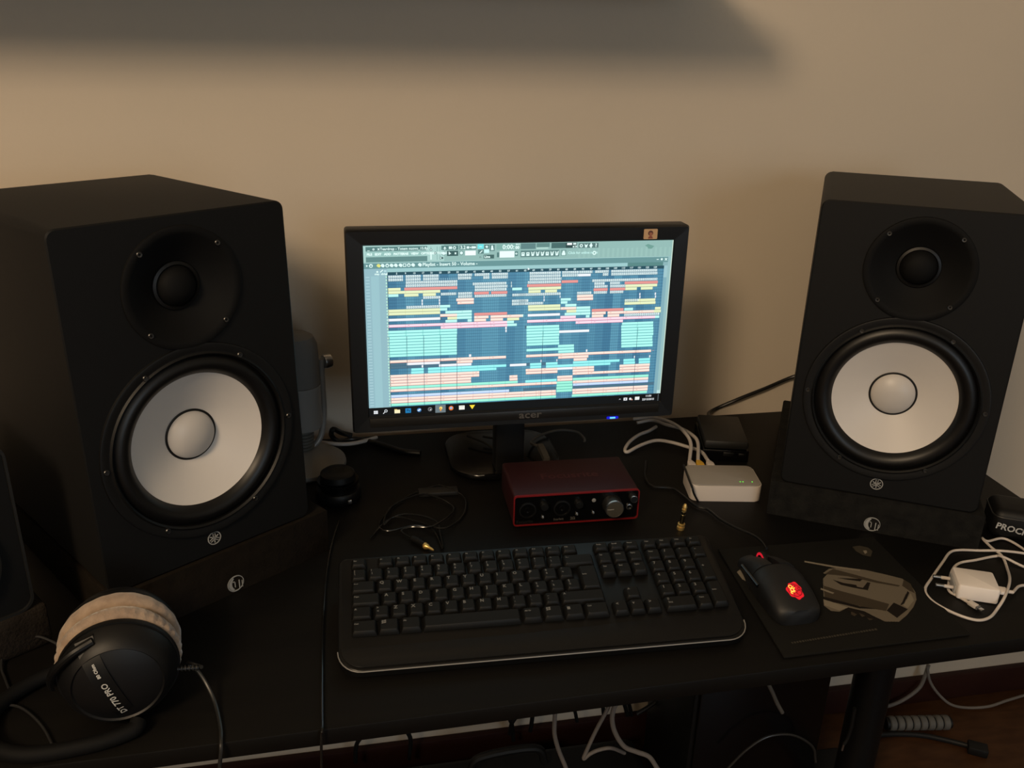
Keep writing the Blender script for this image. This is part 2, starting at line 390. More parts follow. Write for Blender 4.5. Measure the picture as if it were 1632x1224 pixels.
finish('power_light', prism(rrect(-.0042, .0042, -.0011, .0011, .0010, 4), -.0016, 0, axis='y', c=(.1375, 0, .0035)), mat('blue_light', (.02, .05, .4), .4, emit=srgb((110, 215, 255)), strength=1.2), mon)
finish('light_glow', prism(rrect(-.0088, .0088, -.0018, .0018, .0017, 5), -.0010, 0, axis='y', c=(.1375, 0, .0035)), mat('blue_glow', (.01, .01, .2), .4, emit=srgb((14, 16, 205)), strength=1.), mon)  # blue glow around the power light, made as an emissive patch
bm = prism(rrect(-.0095, .0095, -.0068, .0068, .0012, 3), -.0006, .0006, axis='y')
stk = finish('photo_sticker', bm, mat('sticker_tan', srgb((196, 160, 120)), .5), mon, loc=(.1735, 0, .2680)); stk['label'] = 'small tan sticker with a brown-haired head'
finish('sticker_hair', prism(circle(-.0002, .0012, .0036, 16), -.0008, -.0006, axis='y'), mat('sticker_brown', srgb((92, 52, 40)), .5), stk)
finish('sticker_face', prism([(-.0018, .0022), (.0022, .0020), (.0026, -.0010), (.0010, -.0026), (-.0008, -.0024), (-.0020, -.0004)], -.0010, -.0008, axis='y'), mat('sticker_skin', srgb((160, 100, 76)), .5), stk)
finish('sticker_shirt', prism([(-.0034, -.0060), (.0034, -.0060), (.0024, -.0032), (0, -.0022), (-.0026, -.0034)], -.00085, -.00065, axis='y'), mat('sticker_red', srgb((140, 78, 60)), .5), stk)

# the lit picture on the screen: flat coloured shapes of the music program
SCR = bmesh.new(); SCOL = SCR.loops.layers.float_color.new('Col')
SW_, SH_ = SX1-SX0, SZ1-SZ0
def s_pt(u, v, lay): return Vector((SX0 + u/1366*SW_, .0030 - lay*.00006, SZ1 - v/768*SH_))
def s_poly(pts, c, lay):
    f = SCR.faces.new([SCR.verts.new(s_pt(u, v, lay)) for u, v in pts]); cl = (*srgb(c), 1)
    for lp in f.loops: lp[SCOL] = cl
def s_rect(u0, v0, u1, v1, c, lay=1): s_poly([(u0, v0), (u0, v1), (u1, v1), (u1, v0)], c, lay)
def s_circ(u, v, r, c, lay=4, n=12): s_poly([(u+r*math.cos(2*PI*k/n), v-r*math.sin(2*PI*k/n)) for k in range(n)], c, lay)
def s_text(body, u, v, size, c, lay=4, align='LEFT', bold=0.):
    g = text_bm(body, size, 'z', (0, 0, 0), 0, align, 0, 1, bold); cl = (*srgb(c), 1)
    for f in g.faces:
        try: nf = SCR.faces.new([SCR.verts.new(s_pt(u+q.co.x, v-q.co.y, lay)) for q in f.verts])
        except ValueError: continue
        for lp in nf.loops: lp[SCOL] = cl
    g.free()
TOP = (148, 188, 182); TOPL = (172, 212, 206); MID = (104, 150, 152); DRK = (86, 128, 126); WHT = (228, 255, 250)
s_rect(0, 0, 1366, 768, (2, 6, 10), 0)
s_rect(0, 0, 1366, 728, (150, 192, 196), 1)
# tool bar
s_rect(0, 0, 1366, 72, TOP, 2); s_rect(0, 0, 340, 70, TOPL, 2.3)
s_rect(10, 5, 268, 24, DRK, 3); s_rect(10, 26, 268, 45, (152, 196, 190), 3); s_rect(10, 48, 268, 70, (98, 140, 138), 3)
for k, s in enumerate('_ox'): s_text(s, 22+k*21, 14, 17, WHT, 4, 'CENTER', .6)
s_text('Teardrop - Totem nuovo_15.flp', 70, 15, 15.5, WHT, 4, bold=.35)
s_text('FILE   EDIT   ADD   PATTERNS   VIEW   OPTIONS   TOOLS  ?', 14, 37, 13.2, WHT, 4, bold=.8)
for u in (284, 310, 322): s_rect(u-1, 8, u+1, 66, (120, 165, 160), 3)
for u, v in ((284, 22), (302, 36), (325, 58)): s_circ(u, v, 5, (60, 92, 92), 4); s_circ(u, v, 3, WHT, 4.6)
s_rect(281, 30, 287, 64, WHT, 3.4)
s_rect(328, 5, 400, 24, DRK, 3); s_rect(406, 5, 478, 24, DRK, 3)
s_poly([(335, 20), (343, 9), (351, 20), (343, 15)], WHT, 4); s_rect(341, 12, 345, 23, WHT, 4); s_rect(360, 9, 374, 20, WHT, 4); s_circ(384, 15, 7, WHT, 4); s_circ(384, 15, 3.5, DRK, 4.6)
s_text('3.2', 409, 15, 19, WHT, 4, bold=.6); s_rect(436, 10, 448, 20, WHT, 4); s_poly([(449, 15), (456, 11), (456, 20)], WHT, 4); s_rect(458, 10, 468, 20, WHT, 4); s_circ(472, 15, 5, WHT, 4.1)
s_circ(338, 38, 10, (120, 160, 158), 3.2); s_circ(338, 38, 7, WHT, 4); s_rect(352, 28, 400, 50, (56, 92, 92), 3.4)
s_poly([(360, 33), (360, 45), (370, 39)], WHT, 4); s_rect(385, 35, 392, 43, WHT, 4)
s_circ(414, 38, 10, (110, 150, 148), 3.2); s_circ(414, 38, 6.5, WHT, 4); s_rect(430, 29, 476, 49, (246, 255, 255), 4)
s_circ(332, 58, 4.5, (60, 92, 92), 4)
s_rect(484, 2, 510, 22, (110, 232, 236), 4); s_text('~', 497, 12, 20, WHT, 5, 'CENTER', .5); s_rect(512, 5, 534, 22, DRK, 3.4); s_poly([(516, 13), (524, 8), (530, 14), (524, 20)], WHT, 4)
s_rect(536, 5, 558, 32, DRK, 3.4); s_poly([(541, 28), (544, 12), (550, 12), (554, 28)], WHT, 4); s_circ(547, 12, 4, WHT, 4)
s_rect(486, 25, 510, 43, DRK, 3.4); s_poly([(491, 40), (503, 28), (506, 31), (495, 41)], WHT, 4); s_rect(512, 25, 534, 40, (206, 252, 250), 4)
s_rect(510, 48, 556, 65, (66, 104, 102), 3.4); s_text('Line', 513, 57, 15, WHT, 4, bold=.6); s_text('n', 496, 57, 16, (60, 92, 92), 4, 'CENTER')
s_rect(566, 3, 668, 28, (128, 176, 168), 3); s_text('0:00:', 592, 17, 27, WHT, 4, bold=.8); s_text('00', 648, 20, 18, WHT, 4, bold=1.)
s_text('M:S:C', 650, 6, 8, WHT, 4, bold=.3)
s_rect(568, 39, 578, 60, DRK, 3.4); s_rect(580, 34, 645, 62, (240, 255, 255), 4); s_rect(647, 36, 660, 56, DRK, 3.4); s_text('+', 653, 47, 18, WHT, 4, 'CENTER', .7)
s_rect(672, 2, 738, 27, (94, 132, 132), 3); s_rect(742, 2, 800, 20, (98, 138, 134), 3); s_rect(742, 22, 794, 27, (190, 226, 216), 3.2)
s_rect(808, 2, 872, 26, (68, 106, 104), 3); s_rect(872, 2, 922, 26, (40, 70, 70), 3.2)
s_rect(878, 4, 900, 13, (250, 255, 255), 4); s_rect(905, 4, 919, 12, (220, 245, 240), 4); s_rect(904, 17, 910, 24, WHT, 4); s_text('26', 912, 20, 12, WHT, 4, bold=.3)
s_rect(672, 33, 844, 62, (96, 134, 132), 3)
for k in range(8):
    u = 683 + k*21.5
    s_rect(u-7, 41, u+7, 57, WHT, 4) if k in (0, 1, 5) else s_poly([(u-8, 38), (u, 44), (u+9, 37), (u+5, 57), (u-5, 58)], WHT, 4)
    s_rect(u-3, 45, u+3, 48, (96, 134, 132), 4.6)
s_rect(852, 33, 876, 60, (120, 160, 156), 3); s_circ(864, 43, 6, WHT, 4); s_rect(856, 46, 872, 57, WHT, 4)
s_text('Click for online news', 884, 48, 15.5, (205, 250, 244), 4, bold=.25); s_circ(1003, 50, 9, WHT, 4); s_circ(1003, 50, 4, TOP, 4.6)
s_rect(930, 6, 1020, 27, (88, 122, 120), 3)
s_circ(942, 17, 7.5, WHT, 4); s_circ(942, 17, 3.6, (88, 122, 120), 4.6); s_poly([(956, 9), (964, 15), (972, 9), (968, 25), (960, 25)], WHT, 4); s_circ(986, 17, 7, WHT, 4); s_rect(984, 6, 989, 27, WHT, 4); s_text('?', 1009, 17, 21, WHT, 4, 'CENTER', .9)
s_poly([(1234, 22), (1248, 15), (1262, 20), (1278, 25), (1266, 37), (1250, 36), (1246, 28)], (112, 160, 150), 3)
for u in range(930, 1366, 22): s_rect(u, 30, u+10, 70, (154, 194, 187), 2.2)
# playlist caption
s_rect(0, 72, 1366, 98, MID, 2); s_rect(0, 72, 1366, 74, (176, 216, 214), 3)
s_poly([(10, 80), (10, 90), (18, 85)], WHT, 4)
for k, u in enumerate((30, 62, 79, 98, 116, 134, 154, 171, 189, 207, 236)):
    c = (232, 232, 130) if k == 1 else WHT
    if k in (0, 3, 8): s_circ(u, 85, 8, c, 4); s_circ(u, 86, 4, MID, 4.6)
    elif k == 7: s_rect(u-7, 78, u+7, 92, c, 4); s_rect(u-4, 81, u+4, 89, MID, 4.6)
    else: s_poly([(u-9, 85), (u-3, 77), (u+5, 79), (u+9, 86), (u+4, 93), (u-3, 91)], c, 4)
s_text('Playlist - Insert 50 - Volume -', 247, 85, 20, WHT, 4, bold=.55)
s_rect(1294, 84, 1304, 87, WHT, 4); s_circ(1318, 85, 5, WHT, 4); s_text('x', 1338, 84, 20, WHT, 4, 'CENTER', .9)
s_rect(0, 98, 1160, 114, (158, 204, 206), 2); s_rect(1160, 98, 1326, 114, (88, 136, 134), 2); s_rect(1326, 98, 1366, 114, (140, 182, 186), 2)
s_rect(0, 98, 97, 728, (148, 188, 198), 2.2); s_rect(28, 130, 62, 728, (156, 198, 206), 2.5)
s_poly([(50, 112), (56, 106), (62, 112), (56, 116)], WHT, 4); s_poly([(66, 112), (78, 102), (81, 105), (69, 115)], WHT, 4); s_rect(84, 105, 94, 112, (190, 226, 230), 4)
s_text('step  slide', 44, 121, 12, WHT, 4, bold=.4)
s_poly([(88, 126), (98, 114), (98, 126)], WHT, 4)
# ruler and track field
s_rect(97, 114, 1332, 128, (34, 78, 92), 3)
for k in range(34):
    u = 137 + k*37.2
    if u < 1325: s_text(str(5 + 4*k), u, 121, 11, (216, 244, 246), 4, 'CENTER', .35)
s_poly([(706, 108), (706, 121), (710, 117), (716, 117)], (245, 255, 255), 5)
shades = [(86, 146, 174), (78, 136, 166), (68, 124, 156), (94, 156, 182)]
rnd = random.Random(7)
u = 97
while u < 1332:
    wd = 37.2; s_rect(u, 128, min(u+wd, 1332), 728, shades[rnd.randrange(4)], 2.6); u += wd
s_rect(1332, 114, 1348, 728, (132, 176, 188), 3); s_rect(1332, 114, 1348, 168, (160, 200, 206), 3.4); s_rect(1348, 72, 1366, 728, (152, 192, 194), 3)
s_rect(1362, 0, 1366, 728, (206, 226, 210), 5); s_rect(1348, 712, 1364, 728, (190, 226, 226), 5)
PIT = 13.56
for k in range(45): s_rect(97, 127.4 + k*PIT - .6, 1332, 127.4 + k*PIT + .6, (40, 84, 112), 3)
for k in range(133):
    u = 97 + 9.3*k
    if u < 1330: s_rect(u-.4, 128, u+.4, 728, (58, 108, 138), 2.9)
for k in range(44):
    v = 134.2 + k*PIT; s_circ(93, v, 4, (190, 240, 220), 4, 8); s_rect(6, v-2, 22, v+1.5, (178, 214, 222), 3.2); s_rect(96, v-4.5, 99, v+4.5, (20, 44, 52), 4)
    if k in (7, 8, 11, 12, 20, 21, 39, 38): pass
for k, a, b_ in ((14, 97, 330), (16, 97, 330), (18, 97, 330), (30, 97, 395), (40, 97, 640), (29, 97, 395), (18, 700, 860), (31, 700, 860), (40, 700, 1330)): s_rect(a, 128+k*PIT, b_, 127+(k+1)*PIT, (80, 116, 136), 2.8)
ROWS = """0,100,163,n 0,174,238,n 0,248,316,n 0,398,460,n 0,471,536,n 0,546,618,n 0,714,854,n 0,860,936,n 0,938,999,n 0,1011,1074,n 0,1085,1301,n 1,100,163,n 1,174,238,n 1,248,316,n 1,324,390,d 1,398,457,n 1,509,536,n 1,547,618,n 1,715,854,n 1,861,937,n 1,937,992,w 1,1047,1073,n 1,1086,1303,n 2,174,396,n 2,715,859,n 3,173,396,n 3,463,612,n 3,632,636,n 3,707,856,n 3,860,935,r 3,1000,1305,n 4,99,152,y 4,168,396,r 4,472,617,n 4,632,637,n 4,705,859,r 4,1010,1058,n 4,1083,1129,n 4,1152,1308,r 5,99,322,y 5,472,613,n 5,639,682,c 5,711,859,y 5,1011,1073,n 5,1084,1155,n 5,1156,1306,y 6,98,142,c 6,167,228,y 6,247,303,y 6,324,392,n 6,399,461,n 6,470,535,r 6,545,617,r 6,712,767,y 6,787,841,y 6,1009,1074,r 6,1085,1156,r 6,1157,1211,y 6,1230,1286,y 7,247,322,n 7,399,461,n 7,472,614,n 7,639,700,n 7,672,858,n 7,933,999,n 7,1010,1072,n 7,1085,1148,n 8,241,246,w 8,316,321,w 8,392,469,p 8,782,785,w 8,855,858,w 8,934,1008,p 8,1225,1230,w 8,1298,1304,w 9,241,246,w 9,316,321,w 9,397,469,p 9,638,701,n 9,673,712,n 9,782,786,w 9,860,906,c 9,935,1009,p 9,1226,1231,w 9,1300,1305,w 10,174,321,n 10,321,365,c 10,638,702,n 10,674,780,n 10,861,891,c 10,1157,1303,y 10,1158,1224,n 11,96,321,y 11,321,352,c 11,712,859,y 11,882,933,c 11,1158,1305,y 12,96,321,y 12,344,460,c 12,713,860,y 12,862,933,p 12,934,998,c 13,321,395,p 13,395,460,c 13,471,618,r 13,889,934,y 13,934,999,c 13,1006,1155,r 13,1159,1200,c 13,1305,1332,y 14,95,321,w 14,353,395,y 14,395,460,c 14,471,535,p 14,544,690,p 14,675,692,c 14,712,859,w 14,881,1000,c 14,1007,1072,p 14,1081,1301,p 14,1301,1334,y 15,344,395,c 15,442,460,c 15,471,524,p 15,544,600,p 15,619,673,y 15,862,933,m 15,980,997,c 15,1008,1062,p 15,1082,1137,p 15,1159,1328,n 16,95,321,m 16,321,619,m 16,619,650,c 16,710,933,m 16,933,1309,m 16,1309,1329,c 17,323,620,m 17,620,663,c 17,934,1156,m 18,94,395,C 18,98,395,C 18,611,618,w 18,708,856,C 18,711,858,C 18,1153,1302,C 19,94,395,C 19,98,395,C 19,612,618,w 19,708,857,C 19,712,859,C 19,1150,1298,C 19,1154,1303,C 20,97,395,C 20,709,858,C 20,712,859,C 20,859,999,w 20,861,999,w 20,1151,1300,C 20,1155,1305,C 21,97,395,C 21,709,859,C 21,713,860,C 21,1152,1301,C 21,1157,1306,C 22,97,395,C 22,710,859,C 22,1153,1302,C 22,1158,1307,C 23,96,395,C 23,710,860,C 23,1154,1304,C 24,96,395,C 24,711,861,C 24,1155,1305,C 25,96,395,C 25,857,931,C 25,1156,1307,C 26,95,396,C 26,711,861,C 26,858,932,C 26,1157,1308,C 27,449,459,w 27,859,933,C 27,989,996,w 28,97,617,p 28,710,859,p 28,859,1001,p 28,1001,1303,p 29,172,318,w 29,393,465,p 29,860,1002,p 30,237,244,w 30,314,460,w 30,778,782,w 30,852,856,w 30,933,996,p 30,1222,1226,w 30,1296,1301,w 31,191,246,T 31,265,619,T 31,636,712,w 31,683,709,w 31,729,782,T 31,803,858,T 31,931,1153,T 31,1172,1227,T 31,1246,1301,T 32,190,246,T 32,265,574,T 32,730,782,T 32,804,858,T 32,857,1110,T 32,1173,1229,T 32,1247,1302,T 33,96,496,p 33,710,858,p 33,858,930,w 33,931,1032,p 33,1155,1302,p 34,96,496,p 34,711,859,p 34,931,1033,p 34,1156,1301,p 35,96,459,p 35,635,672,p 35,932,1302,p 35,933,1301,p 36,95,459,p 36,635,673,p 36,859,931,p 37,95,674,g 37,710,857,T 37,860,932,p 37,934,1300,g 38,95,715,p 38,686,858,p 38,857,932,g 38,934,1300,p 39,858,933,g 39,936,1300,b 40,97,635,b 40,857,934,g 41,97,717,p 41,687,855,p 41,858,932,g 41,934,1301,p 42,96,717,p 42,688,856,p 42,935,1301,p 43,96,718,g 43,688,857,g 43,933,1299,g"""
FILL = {'n': (226, 246, 248), 'd': (130, 172, 190), 'y': (236, 246, 200), 'r': (234, 156, 150), 'w': (246, 250, 254), 'c': (196, 255, 248), 'C': (180, 255, 246),
        'T': (160, 250, 250), 'p': (255, 236, 222), 'm': (255, 226, 240), 'g': (164, 250, 226), 'b': (206, 230, 255)}
EDGE = {'n': (84, 120, 132), 'd': (80, 120, 140), 'y': (212, 212, 150), 'r': (212, 122, 118), 'w': (150, 170, 190), 'c': (110, 196, 196), 'C': (88, 184, 186),
        'T': (96, 206, 210), 'p': (230, 138, 120), 'm': (232, 120, 154), 'g': (100, 206, 180), 'b': (140, 160, 230)}
for it in ROWS.split():
    k, a, b_, c = it.split(','); k = int(k); a = int(a); b_ = int(b_); v = 128 + k*PIT
    if c == 'd':
        u = a
        while u < b_: s_rect(u, v+3, u+4, v+PIT-2, FILL['d'], 4); u += 9.3
        continue
    s_rect(a, v+.6, b_, v+PIT-.6, FILL[c], 4); s_rect(a, v+PIT-2.2, b_, v+PIT-.6, EDGE[c], 4.6)
    if c == 'n':
        u = a
        while u < b_ - 2:
            s_rect(u-.6, v+.6, u+1.0, v+PIT-.6, (74, 118, 138), 5); s_rect(u+2.5, v+5.5, u+5+rnd.random()*2, v+7.6, (96, 120, 122), 5); u += 9.3
    elif c in 'CTpmgbyc':
        u = a
        while u < b_ - 4:
            if u > a: s_rect(u-.5, v+.6, u+.5, v+PIT-.6, EDGE[c], 4.9)
            if c in 'pmb' and rnd.random() < .6: s_rect(u+10, v+4.5, u+18, v+6, EDGE[c], 4.9)
            u += 74.4
for u in (174, 248, 322, 395): s_rect(u-.8, 400, u+.8, 728, (60, 90, 110), 5.4)
for u in (784, 1230): s_rect(u-.8, 400, u+.8, 728, (60, 90, 110), 5.4)
# task bar
def s_logo(): pass
for a, b_ in ((20, 28), (29, 38)):
    for c, d in ((742, 749), (750, 757)): s_rect(a, c, b_, d, (236, 240, 244), 4)
s_circ(74, 745, 7, (220, 226, 230), 4); s_circ(74, 745, 4, (2, 6, 10), 4.6); s_poly([(60, 757), (69, 748), (71, 750), (63, 759)], (220, 226, 230), 4)
s_rect(112, 742, 137, 759, (250, 240, 196), 4); s_rect(112, 739, 124, 743, (236, 206, 120), 4)
s_rect(161, 738, 186, 760, (30, 130, 190), 4); s_text('Ps', 174, 749, 17, (10, 40, 80), 5, 'CENTER', .4)
s_circ(223, 749, 10, (60, 120, 180), 4); s_poly([(214, 750), (226, 743), (231, 746), (222, 755)], (224, 238, 246), 5)
s_circ(272, 748, 10, (120, 124, 126), 4); s_circ(272, 748, 6, (10, 12, 14), 4.6); s_circ(274, 750, 3, (220, 220, 220), 5)
s_rect(296, 729, 343, 767, (110, 124, 130), 3); s_circ(321, 745, 7.5, (250, 226, 130), 4); s_rect(317, 744, 323, 759, (240, 160, 60), 4.5)
s_circ(368, 748, 11, (235, 120, 50), 4); s_circ(368, 747, 6, (150, 190, 235), 4.6)
s_rect(404, 738, 430, 758, (246, 246, 236), 4); s_rect(407, 742, 427, 744, (200, 200, 190), 4.6)
s_poly([(452, 738), (478, 738), (465, 759)], (252, 222, 60), 4)
s_poly([(1162, 752), (1168, 745), (1174, 752), (1168, 748)], (230, 236, 240), 4); s_rect(1186, 742, 1204, 756, (232, 236, 240), 4); s_circ(1195, 749, 3, (20, 24, 28), 4.6)
s_circ(1219, 749, 6, (230, 234, 238), 4); s_circ(1227, 753, 4, (220, 160, 140), 4.2); s_rect(1242, 740, 1264, 756, (236, 240, 236), 4)
s_text('11:50', 1308, 739, 13, (236, 240, 244), 4, 'CENTER', .3); s_text('22/12/2015', 1308, 756, 13, (236, 240, 244), 4, 'CENTER', .3)
s_rect(1356, 732, 1358, 766, (120, 130, 134), 4)
me = bpy.data.meshes.new('screen'); 
for f in SCR.faces: f.normal_update()
bmesh.ops.triangulate(SCR, faces=[f for f in SCR.faces if len(f.verts) > 4])
SCR.to_mesh(me); SCR.free()
sm = bpy.data.materials.new('lit_screen'); sm.use_nodes = True; nt = sm.node_tree; b = nt.nodes['Principled BSDF']
at = nt.nodes.new('ShaderNodeVertexColor'); at.layer_name = 'Col'
b.inputs['Base Color'].default_value = (.004, .004, .004, 1); b.inputs['Roughness'].default_value = .4
nt.links.new(at.outputs['Color'], b.inputs['Emission Color']); b.inputs['Emission Strength'].default_value = 1.0
me.materials.append(sm)
scr = bpy.data.objects.new('screen', me); col.objects.link(scr); scr.parent = mon

# ---------------------------------------------------------------- keyboard
kb = thing('keyboard', 'wide black computer keyboard with silver front edge in front of the monitor', 'keyboard', (.2127, .7628, .014+DZ), (R(12), 0, -.034))
T12 = R(12)
def drop(y, h=.0025): return (-(.014 - h) - y*math.sin(T12))/math.cos(T12)
def corner(cx, cy, rx, ry, a0, a1, n=7): return [(cx + rx*math.cos(R(a0+(a1-a0)*k/n)), cy + ry*math.sin(R(a0+(a1-a0)*k/n))) for k in range(n+1)]
KF = -.0125
outl = corner(-.203, KF+.028, .0255, .028, 180, 270) + corner(.197, KF+.026, .0255, .026, 270, 360) + corner(.2155, .142, .010, .010, 0, 90, 4) + corner(-.2185, .142, .010, .010, 90, 180, 4)
bm = bmesh.new(); n = len(outl)
L1 = [bm.verts.new((x, y, -.0012)) for x, y in outl]
cx_, cy_ = 0, .07
L0 = [bm.verts.new((x*.994, cy_ + (y-cy_)*.985, 0)) for x, y in outl]
L2 = [bm.verts.new((x, y, min(-.005, max(drop(y), -.020)))) for x, y in outl]
bm.faces.new(L0); bm.faces.new(L2[::-1])
for A_, B_ in ((L0, L1), (L1, L2)):
    for i in range(n): bm.faces.new((A_[i], A_[(i+1) % n], B_[(i+1) % n], B_[i]))
finish('body', bm, deck_m, kb)
for x in (-.17, .17):
    finish('foot', box(x-.014, x+.014, .128, .136, drop(.132, .0005), -.019), black_p, kb)
finish('palm_rest', prism(corner(-.202, KF+.030, .0235, .026, 180, 270) + corner(.196, KF+.028, .0235, .024, 270, 360) + [(.2185, .017), (.19, .026), (-.03, .018), (-.2245, .0165)], .0001, .0016, bev=.0006), palm_m, kb)
edge = [(x, y-.0003, -.0006) for x, y in outl[:16]]
finish('silver_edge', tube(edge, .0007, smooth=0, seg=6), silver_m, kb)
U = .0191
key_cache = {}
def key(x0, x1, yc, hgt=U, legend=None, raise_=.0, kind='n'):
    w_ = round(x1-x0-.0012, 5); d_ = round(hgt-.0012, 5); cx = (x0+x1)/2
    k_ = (w_, d_)
    if k_ not in key_cache:
        bm = bmesh.new(); rings = []
        for inx, z in ((0, .0006), (.0003, .0030), (.0022, .0072), (.0029, .0078)):
            rings.append([bm.verts.new((x, y*.97 + .0004, z)) for x, y in rrect(-w_/2+inx, w_/2-inx, -d_/2+inx*.8, d_/2-inx*.9, .0017, 2)])
        m_ = len(rings[0])
        for A_, B_ in zip(rings, rings[1:]):
            for i in range(m_): bm.faces.new((A_[i], A_[(i+1) % m_], B_[(i+1) % m_], B_[i]))
        bm.faces.new(rings[-1]); bm.faces.new(rings[0][::-1])
        o = finish('key', bm, key_m, kb, angle=30, loc=(cx, yc, 0)); key_cache[k_] = o
    else: o = share('key', key_cache[k_], kb, (cx, yc, 0))
    if legend:
        lx = -w_/2 + .0035; bm = bmesh.new()
        if legend == 'WIN':
            for i_ in (0, 1):
                for j_ in (0, 1):
                    x_, y_ = lx + i_*.0026, .0010 + j_*.0024
                    bm.faces.new([bm.verts.new(p) for p in ((x_, y_ + .0004*i_, .0081), (x_+.0022, y_+.0004*(i_+1), .0081), (x_+.0025, y_+.0020+.0004*(i_+1), .0081), (x_+.0003, y_+.0020+.0004*i_, .0081))])
        elif legend == 'MENU':
            add_box(bm, lx, lx+.0034, .0004, .0044, .0079, .0081)
        elif isinstance(legend, tuple):
            up, lo = legend
            merge(bm, text_bm(up, .0044, c=(lx, .0040, .0080), bold=.0001)); merge(bm, text_bm(lo, .0044, c=(lx+.0002, -.0008, .0080), bold=.0001))
        elif len(legend) > 1:
            merge(bm, text_bm(legend, .0027, c=(lx-.0004, .0030 if hgt > .017 else .0012, .0080), bold=.00012))
        else: merge(bm, text_bm(legend, .0056, c=(lx, .0028, .0080), bold=.0002))
        finish('legend', bm, key_text, o, smooth=False, recalc=False)
    return o
X0 = -.2145
YR = {'fn': .1372, 'dig': .1180, 'tab': .0990, 'caps': .0799, 'shift': .0608, 'ctrl': .0408}
FH = .0150
key(X0, X0+U, YR['fn'], FH, 'Esc')
for g, base_ in enumerate((1.6, 5.8, 10.0)):
    for k in range(4): key(X0+U*(base_+k*1.04), X0+U*(base_+(k+1)*1.04), YR['fn'], FH, 'F%d' % (g*4+k+1))
for k, (s1, s2) in enumerate([('|', '\\'), ('!', '1'), ('"', '2'), ('£', '3'), ('$', '4'), ('%', '5'), ('&', '6'), ('/', '7'), ('(', '8'), (')', '9'), ('=', '0'), ('?', "'"), ('^', 'i')]):
    key(X0+U*k, X0+U*(k+1), YR['dig'], legend=(s1, s2))
key(X0+13*U, X0+15*U, YR['dig'], legend='<---')
key(X0, X0+1.5*U, YR['tab'], legend='<-->')
for k, s in enumerate('QWERTYUIOP'): key(X0+U*(1.5+k), X0+U*(2.5+k), YR['tab'], legend=s)
key(X0+11.5*U, X0+12.5*U, YR['tab'], legend=('é', 'è')); key(X0+12.5*U, X0+13.5*U, YR['tab'], legend=('*', '+'))
key(X0, X0+1.75*U, YR['caps'], legend='Caps')
for k, s in enumerate('ASDFGHJKL'): key(X0+U*(1.75+k), X0+U*(2.75+k), YR['caps'], legend=s)
for k, s in enumerate((('ç', 'ò'), ('°', 'à'), ('§', 'ù'))): key(X0+U*(10.75+k), X0+U*(11.75+k), YR['caps'], legend=s)
key(X0+13.75*U, X0+15*U, (YR['tab']+YR['caps'])/2, 2*U, 'Invio')
key(X0, X0+1.25*U, YR['shift'], legend='^'); key(X0+1.25*U, X0+2.25*U, YR['shift'], legend=('>', '<'))
for k, s in enumerate('ZXCVBNM'): key(X0+U*(2.25+k), X0+U*(3.25+k), YR['shift'], legend=s)
for k, s in enumerate(((';', ','), (':', '.'), ('_', '-'))): key(X0+U*(9.25+k), X0+U*(10.25+k), YR['shift'], legend=s)
key(X0+12.25*U, X0+15*U, YR['shift'], legend='^')
xs = [0, 1.5, 2.75, 4.0, 9.75, 11, 12.25, 13.5, 15]
for k, s in enumerate(('Ctrl', 'WIN', 'Alt', None, 'Alt Gr', 'WIN', 'MENU', 'Ctrl')): key(X0+U*xs[k], X0+U*xs[k+1], YR['ctrl'], U*1.06, s)
NX = .0758
for r_, names in (('fn', ('PrtSc', 'Scroll', 'Pause')), ('dig', ('Ins', 'Home', 'PgUp')), ('tab', ('Del', 'End', 'PgDn'))):
    for k, s in enumerate(names): key(NX+U*k, NX+U*(k+1), YR[r_], FH if r_ == 'fn' else U, s)
key(NX+U, NX+2*U, YR['shift'], legend='^')
for k, s in enumerate(('<', 'v', '>')): key(NX+U*k, NX+U*(k+1), YR['ctrl'], U*1.06, s)
PX = .1365
for k, s in enumerate(('Calc', 'Mail', 'Web', 'Zz')): key(PX+U*k*1.0, PX+U*(k+1), YR['fn'], FH, s)
for k, s in enumerate(('Num', '/', '*', '-')): key(PX+U*k, PX+U*(k+1), YR['dig'], legend=s)
for r_, names in (('tab', '789'), ('caps', '456'), ('shift', '123')):
    for k, s in enumerate(names): key(PX+U*k, PX+U*(k+1), YR[r_], legend=s)
key(PX, PX+2*U, YR['ctrl'], U*1.06, ('0', 'Ins')); key(PX+2*U, PX+3*U, YR['ctrl'], U*1.06, 'Canc')
key(PX+3*U, PX+4*U, (YR['tab']+YR['caps'])/2, 2*U, '+'); key(PX+3*U, PX+4*U, (YR['shift']+YR['ctrl'])/2, 2*U, 'Invio')

